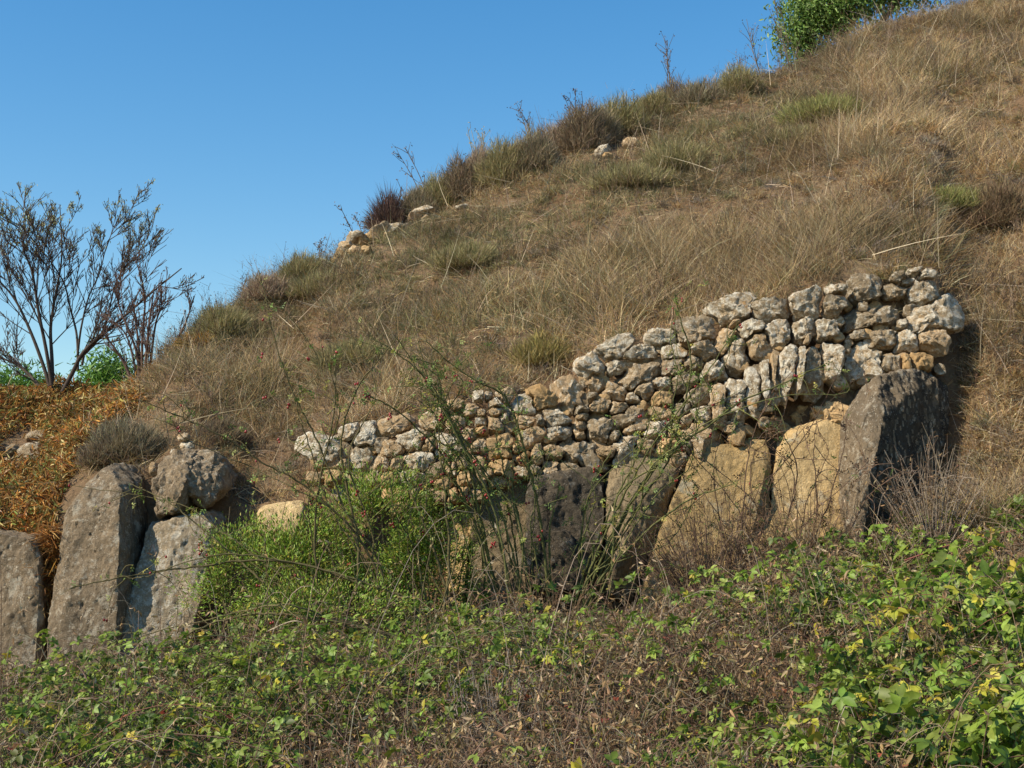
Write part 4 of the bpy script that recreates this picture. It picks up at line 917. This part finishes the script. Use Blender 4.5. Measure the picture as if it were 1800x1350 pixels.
# dead brown stems with hanging curled leaves
S_ = stems(14000, 1.25, .7); g_ = gprob(S_[:, 5]); S_ = S_[RNG.random(len(S_)) < (1.0-g_*.8)]; n = len(S_)
ribbon(S_, RNG.uniform(.003, .0065, n), jit(pick([(.20, .135, .08), (.30, .215, .135), (.40, .33, .235), (.14, .095, .06), (.25, .15, .10)], n), .2))
per = 8; sid = np.repeat(np.arange(n), per); ti = RNG.integers(2, 9, n*per); P = S_[sid, ti]; n2 = len(P)
leaves(bag, P, norm(rdir(n2)+np.array([0, 0, -.8])), rdir(n2), RNG.uniform(.018, .050, n2)*RNG.uniform(.7, 1.2, n)[sid], jit(pick(DL, n, [.24, .20, .22, .12, .18, .04])[sid], .3), .6, RNG.uniform(.2, .9, n2))
# taller dead stalks sticking out
S_ = stems(420, 2.6, .45); n = len(S_); ribbon(S_, RNG.uniform(.004, .007, n), jit(pick([(.30, .215, .135), (.42, .35, .25), (.20, .12, .08)], n), .2))
per = 6; sid = np.repeat(np.arange(n), per); P = S_[sid, RNG.integers(4, 9, n*per)]; n2 = len(P); leaves(bag, P, rdir(n2), rdir(n2), RNG.uniform(.015, .04, n2), jit(pick(DL, n2), .25), .6, .5)
# loose green leaves between them
i, P, f = canopy(9000, .2, 1.0); m = RNG.random(len(P)) < gprob(P)*.6; P = P[m]; n = len(P)
compound(bag, P, norm(rdir(n)), norm(np.array([-.3, -.3, .6])+rdir(n)*.85), RNG.uniform(.024, .042, n), jit(pick(GL, n), .2), 3, 1.1)
# small ivy like leaves
i, P, f = canopy(52000, .2, 1.0); m = RNG.random(len(P)) < gprob(P)*.42; P = P[m]; n = len(P)
leaves(bag, P, rdir(n), norm(np.array([-.3, -.3, .8])+rdir(n)*.7), RNG.uniform(.018, .034, n), jit(pick(GL, n), .2)*.95, 1.05, .1)
# brown curled dead leaves
i, P, f = canopy(60000, .0, .8); m = RNG.random(len(P)) < (1.02-gprob(P))*.85; P = P[m]; n = len(P)
leaves(bag, P, norm(rdir(n)+np.array([0, 0, -.5])), rdir(n), RNG.uniform(.018, .046, n), jit(pick(DL, n, [.26, .22, .2, .13, .14, .05]), .25), .62, RNG.uniform(.2, .9, n))
# reddish and yellow leaves here and there
i, P, f = canopy(900, .8, 1.1); n = len(P)
compound(bag, P, norm(rdir(n)), norm(np.array([-.3, -.3, .7])+rdir(n)*.6), RNG.uniform(.025, .04, n), jit(pick([(.42, .34, .05), (.38, .12, .06), (.45, .28, .06), (.30, .07, .05)], n, [.5, .15, .2, .15]), .2), 3)
# thin stems and dry grass in between
i, P, f = canopy(26000, .0, .95); n = len(P); rb = RNG.random(n)
blades(bag, P, norm(rdir(n)*.8+np.array([0, -.15, .5])), RNG.uniform(.12, .4, n), RNG.uniform(.0025, .006, n), jit(pick([(.17, .105, .065), (.24, .16, .10), (.33, .26, .17), (.12, .075, .05), (.40, .32, .20)], n), .2), .3, 4)
tag(bag.build('bramble_thicket', M_LEAF), 'tangled bramble thicket of green and withered leaves below the slabs', 'brambles', kind='stuff')

# single bramble runners arching out of the thicket
def runner(label, pts, col, leafc, k):
    wp = np.array([at(*p) for p in pts]); wp[:, 2] = np.maximum(wp[:, 2], hill_z(wp[:, 0], wp[:, 1])+np.array([.05]+[.36]*(len(wp)-1)))
    pl = spline(wp, 26); base = pl[0]
    root = empty('bramble_runner', base); tag(root, label, 'bramble', 'bramble runners over the thicket')
    b = Bag(); tube(b, pl, .0055, .0025, col, 6)
    ti = RNG.integers(1, 25, 30); blades(b, pl[ti], rdir(30), np.full(30, .012), np.full(30, .005), np.tile(np.array([.3, .2, .12]), (30, 1)), .1, 1); b.build('cane', M_TWIG, root)
    if k:
        b = Bag(); i = RNG.integers(2, 26, k); A = norm(rdir(k)+np.array([0, -.4, .1]))
        compound(b, pl[i]+A*.03, A, norm(np.array([-.35, -.25, .8])+rdir(k)*.4), RNG.uniform(.04, .062, k), jit(pick(leafc, k), .15), 5, 1.0)
        b.build('leaves', M_LEAF, root)
RED = (.22, .075, .06); TAN = (.36, .29, .20)
runner('red bramble runner rising to the right in the lower right corner', [(1450, 1330, 7.6), (1560, 1250, 7.4), (1680, 1180, 7.3), (1800, 1120, 7.2)], RED, GL[:4], 26)
runner('bramble runner with large light leaves at the right edge', [(1700, 1350, 7.0), (1740, 1240, 7.0), (1780, 1150, 7.1), (1830, 1090, 7.2)], (.16, .12, .05), GL[1:4], 26)
runner('leafy bramble runner sloping down to the right beside the grass', [(1440, 1090, 8.9), (1530, 1130, 8.4), (1620, 1200, 8.0), (1690, 1290, 7.6)], (.13, .09, .05), GL[:4], 34)
runner('purple bramble runner at the top of the right thicket', [(1590, 985, 9.6), (1680, 955, 9.5), (1770, 950, 9.4), (1850, 975, 9.2)], RED, GL, 14)
runner('bare pale runner bent in the middle of the thicket', [(910, 1215, 8.9), (950, 1235, 8.8), (1000, 1270, 8.6), (1060, 1300, 8.3)], (.26, .17, .13), GL, 3)
runner('pale arching dead runner in the left thicket', [(470, 1110, 9.5), (515, 1092, 9.4), (545, 1102, 9.4), (575, 1135, 9.3)], TAN, GL, 0)
runner('pale arching dead runner near the grey twig fan', [(720, 1190, 9.0), (750, 1186, 8.9), (780, 1210, 8.8), (800, 1245, 8.7)], TAN, GL, 0)
runner('dark leaning runner at the left bottom of the thicket', [(175, 1340, 8.2), (150, 1240, 8.6), (110, 1150, 9.3), (70, 1110, 9.8)], (.13, .08, .06), GL, 8)
runner('leafy runner along the bottom edge in the middle right', [(1180, 1340, 7.5), (1290, 1310, 7.4), (1400, 1290, 7.3), (1500, 1310, 7.2)], (.15, .10, .05), GL[:4], 24)

# ------------------------------------------------------------------ bare almond tree and other trees
TREE = (.075, .056, .045)
def limb(b, pl, r0, r1, depth, ends, spread=.8, nsub=6, col=TREE, lenf=.5, up=.5):
    tube(b, pl, r0, r1, np.array(col), 6 if depth else 4)
    ln = np.sum(np.linalg.norm(np.diff(pl, axis=0), axis=1))
    if depth == 0: ends.append(pl); return
    m = len(pl)
    for k in range(nsub):
        t = RNG.uniform(.25, 1.0); i = min(int(t*(m-1)), m-2)
        d = norm(norm(pl[i+1]-pl[i])+rdir(1)[0]*spread*np.array([1, .9, .7])+np.array([0, 0, up*.5])); L = ln*lenf*RNG.uniform(.5, 1.1)*(1.15-.5*t)
        q = spline([pl[i], pl[i]+d*L*.5+rdir(1)[0]*L*.06, pl[i]+d*L+np.array([0, 0, up*.12*L])+rdir(1)[0]*L*.1], 7)
        rr = r0+(r1-r0)*t
        limb(b, q, max(rr*.62, .0036), max(rr*.2, .0026), depth-1, ends, spread, nsub, col, lenf, up)
def bare_tree(name, label, trunks, r, Y, leafsel, depth, nsub, col, leafcol, nleaf, cat='tree', spread=.8, lenf=.45, lsz=.03, dy=.5, shr=1.0):
    b0 = at(*trunks[0][0], Y); b0[2] -= .15; q0 = trunks[0][0]; trunks = [[(q0[0]+(a-q0[0])*(1.12*shr if shr < 1 else 1), q0[1]+(b_-q0[1])*shr) for a, b_ in tr] for tr in trunks]; root = empty(name, b0); tag(root, label, cat, 'bare trees on the left skyline')
    tb, cb, ends = Bag(), Bag(), []
    for tr in trunks:
        oy = RNG.uniform(-dy, dy)
        pl = spline([at(px, py, Y+oy*i/len(tr)) for i, (px, py) in enumerate(tr)], 6*len(tr)); pl[0][2] -= .12
        r0 = r*random.uniform(.8, 1.15)*(1 if tr[0][1] > 680 else .55); tube(tb, pl, r0, r0*.2, np.array(col), 8); m = len(pl)
        ln = np.sum(np.linalg.norm(np.diff(pl, axis=0), axis=1))
        for k in range(int(nsub*2.2)):
            t = RNG.uniform(.22, .98); i = min(int(t*(m-1)), m-2)
            d = norm(norm(pl[i+1]-pl[i])+rdir(1)[0]*spread+np.array([0, 0, .2])); L = ln*lenf*RNG.uniform(.3, .9)*(1.1-.5*t)
            q = spline([pl[i], pl[i]+d*L*.5+rdir(1)[0]*L*.07, pl[i]+d*L+np.array([0, 0, .12*L])], 8)
            rr = r0*(1-.8*t); limb(cb, q, max(rr*.42, .005), .003, depth-1, ends, spread, nsub, np.array(col)*1.15, .5)
        ends.append(pl[-3:])
    tb.build('trunk', M_TWIG, root); cb.build('crown', M_TWIG, root)
    lb = Bag(); E = np.array([e[-1] for e in ends]); px, py = proj(E); wgt = leafsel(px, py)
    k = RNG.choice(len(E), nleaf, p=wgt/wgt.sum()); f = RNG.integers(1, 4, nleaf)
    Q = np.array([ends[a][-min(c_, len(ends[a]))] for a, c_ in zip(k, f)])+rdir(nleaf)*.02
    leaves(lb, Q, norm(rdir(nleaf)*.6+np.array([0, 0, -.8])), rdir(nleaf), lsz*RNG.uniform(.6, 1.3, nleaf), jit(pick(leafcol, nleaf), .2), .5, .2)
    lb.build('leaves', M_LEAF, root)
bare_tree('almond_tree', 'nearly bare almond tree with many dark stems against the blue sky', [
    [(102, 704), (125, 655), (142, 618), (172, 585), (210, 550), (262, 500), (304, 462)], [(135, 630), (132, 580), (122, 535), (112, 490), (90, 450), (60, 410), (22, 375)],
    [(134, 620), (140, 570), (152, 515), (170, 470), (182, 420), (210, 345)], [(94, 704), (92, 630), (90, 570), (98, 510), (108, 440), (105, 345)],
    [(86, 704), (62, 665), (36, 640), (0, 622), (-50, 600)], [(94, 700), (78, 640), (56, 575), (32, 520), (2, 480), (-40, 430)],
    [(142, 620), (160, 598), (172, 585), (185, 540), (200, 480), (235, 430), (250, 400)], [(95, 700), (84, 620), (70, 540), (60, 470), (45, 420), (60, 375)]],
    .028, 15.7, lambda px, py: np.exp(-np.maximum(py-365, 0)/38.0)+.012, 3, 6, TREE, [(.36, .38, .13), (.42, .40, .16), (.28, .30, .10), (.44, .37, .16)], 2600, dy=.9, lenf=.60, shr=.96)
bare_tree('bare_shrub', 'smaller reddish bare bush of upright stems beside the hill edge', [
    [(243, 705), (236, 640), (222, 590), (196, 560)], [(246, 705), (246, 640), (240, 575), (232, 520)], [(250, 705), (256, 640), (262, 570), (272, 500)], [(240, 705), (224, 650), (200, 610), (180, 585)],
    [(252, 705), (264, 640), (276, 560), (300, 520)], [(262, 705), (275, 655), (300, 615), (325, 570), (342, 520)], [(245, 700), (240, 620), (210, 540), (205, 500)], [(250, 700), (250, 600), (255, 530), (250, 490)]],
    .022, 15.2, lambda px, py: np.ones_like(px), 2, 5, (.12, .075, .06), [(.24, .12, .07), (.18, .10, .06), (.30, .18, .09)], 420, 'shrub', .55, .42, .03, .35)

def blob_tree(name, label, parts, Y, n, size, cols, group, trunk=None, wid=.6, pine=False):
    """crown of many leaf faces gathered in clumps round several lobes; parts: (px,py,rx,ry)"""
    c0 = at(parts[0][0], parts[0][1]+parts[0][3], Y); gz_ = hill_z(c0[0:1], c0[1:2])[0]; c0[2] = gz_
    root = empty(name, c0); tag(root, label, 'tree', group); b = Bag(); tb = Bag(); s = Y/F
    ar = np.array([p[2]*p[3] for p in parts], float); ar /= ar.sum()
    for p, a in zip(parts, ar):
        m = int(n*a); c = at(p[0], p[1], Y+RNG.uniform(-.4, .4)*p[2]*s); nc = max(8, m//45)
        cc = c+rdir(nc)*np.array([p[2], p[2]*.9, p[3]])*s*(RNG.random((nc, 1))**.45)
        k = RNG.integers(0, nc, m); Pl = cc[k]+RNG.normal(size=(m, 3))*size*2.4
        shade = RNG.uniform(.65, 1.3, nc)[k][:, None]
        if pine: blades(b, Pl, norm(rdir(m)+np.array([0, 0, .5])), size*RNG.uniform(1, 2, m), size*.34, jit(pick(cols, m), .2)*shade, .2, 1)
        else: leaves(b, Pl, norm(rdir(m)+np.array([0, 0, -.3])), norm(rdir(m)*.7+np.array([-.4, -.4, .5])), size*RNG.uniform(.6, 1.4, m), jit(pick(cols, m), .2)*shade, wid, .2)
        tube(tb, spline([c0-[0, 0, .3], (c0+c)/2+rdir(1)[0]*.15, c], 8), .05 if pine else .09, .02, np.array((.16, .11, .08)), 7)
        for q in cc[:10]: tube(tb, spline([c, (c+q)/2+rdir(1)[0]*.05, q], 5), .02, .006, np.array((.15, .10, .07)), 5)
    tb.build('trunk', M_TWIG, root); b.build('crown', M_LEAF, root)
TG = [(.11, .20, .035), (.16, .27, .05), (.08, .14, .025), (.22, .33, .08), (.27, .37, .11)]
blob_tree('green_tree', 'leafy bright green tree rising behind the crest at the top', [(1430, 20, 62, 75), (1400, 60, 34, 40), (1480, 0, 70, 60), (1550, -40, 80, 70), (1440, -80, 80, 80), (1620, -50, 60, 60), (1415, 95, 26, 22)], 22.3, 26000, .075, TG, None)
PG = [(.12, .25, .035), (.16, .31, .05), (.08, .17, .025), (.20, .36, .07)]
blob_tree('pine_tree', 'bright green pine top behind the bare almond tree at the left edge', [(22, 697, 36, 26), (58, 706, 28, 18), (-20, 700, 30, 26)], 19, 4200, .07, PG, 'pines behind the left skyline', pine=True)
blob_tree('pine_tree', 'bright green pine top between almond tree and reddish bush', [(188, 668, 20, 30), (205, 686, 30, 26), (178, 688, 18, 22)], 18.5, 3600, .07, PG, 'pines behind the left skyline', pine=True)

# tall dry stalks on the crest
def stalk(px, py, h, lean, label, n=3, col=(.14, .10, .07), bush=.3):
    p = on_hill(px, py, 12); s = p[1]/F; root = empty('dry_stalk', p); tag(root, label, 'dry stalk', 'tall dry stalks on the crest'); b = Bag()
    for k in range(n):
        H = h*s*RNG.uniform(.7, 1.0) if k else h*s; t = np.array([lean*h*s+RNG.normal()*.12, RNG.normal()*.1, H])
        pl = spline([p+rdir(1)[0]*.04-[0, 0, .1], p+t*.5+rdir(1)[0]*.04, p+t], 12); tube(b, pl, .0075, .003, np.array(col), 5)
        for j in range(int(9*(1 if n < 5 else .7))):
            i = RNG.integers(4, 11); d = norm(norm(t)+rdir(1)[0]*.7)*H*bush*RNG.uniform(.3, 1); tw = np.array([pl[i], pl[i]+d*.5+rdir(1)[0]*.015, pl[i]+d]); tube(b, tw, .004, .0022, np.array(col), 4)
            q = 3; leaves(b, tw[-1]+rdir(q)*.02, rdir(q), rdir(q), np.full(q, .028), np.tile(np.array(col)*1.1, (q, 1)), .8)
    b.build('stem', M_TWIG, root)
stalk(1180, 185, 120, -.15, 'tall branching dry stalk on the skyline above the middle slope', 3)
stalk(1395, 130, 150, -.28, 'tallest bare stalks on the skyline touching the green tree', 4, (.17, .13, .09))
stalk(1340, 145, 120, -.1, 'bare twiggy stalk just left of the tallest one', 2, (.17, .13, .09))
stalk(1015, 215, 72, 0, 'short dark seed stalk standing above the rounded olive shrub', 4, (.10, .07, .06), .25)
stalk(1105, 190, 45, .02, 'tiny dark stalk on the skyline between two olive shrubs', 2, (.10, .07, .06))
stalk(940, 250, 75, -.2, 'thin stalk leaning left on the middle skyline', 2)
stalk(850, 305, 90, -.05, 'pale feathery stalks above the pinkish tuft', 5, (.30, .27, .18))
stalk(760, 345, 120, -.35, 'thin pair of stalks leaning left right of the dark broom', 2)
stalk(700, 360, 80, -.1, 'dark stalk rising behind the dark broom', 2)
stalk(635, 395, 60, -.2, 'short fan of stalks left of the dark broom', 3)
stalk(560, 470, 52, -.1, 'small stalk on the skyline left of the crest wall', 2)
stalk(430, 520, 40, -.2, 'lowest small stalk on the left skyline', 2)
stalk(1290, 140, 60, .1, 'little forked stalk on the skyline near the olive tuft', 2)
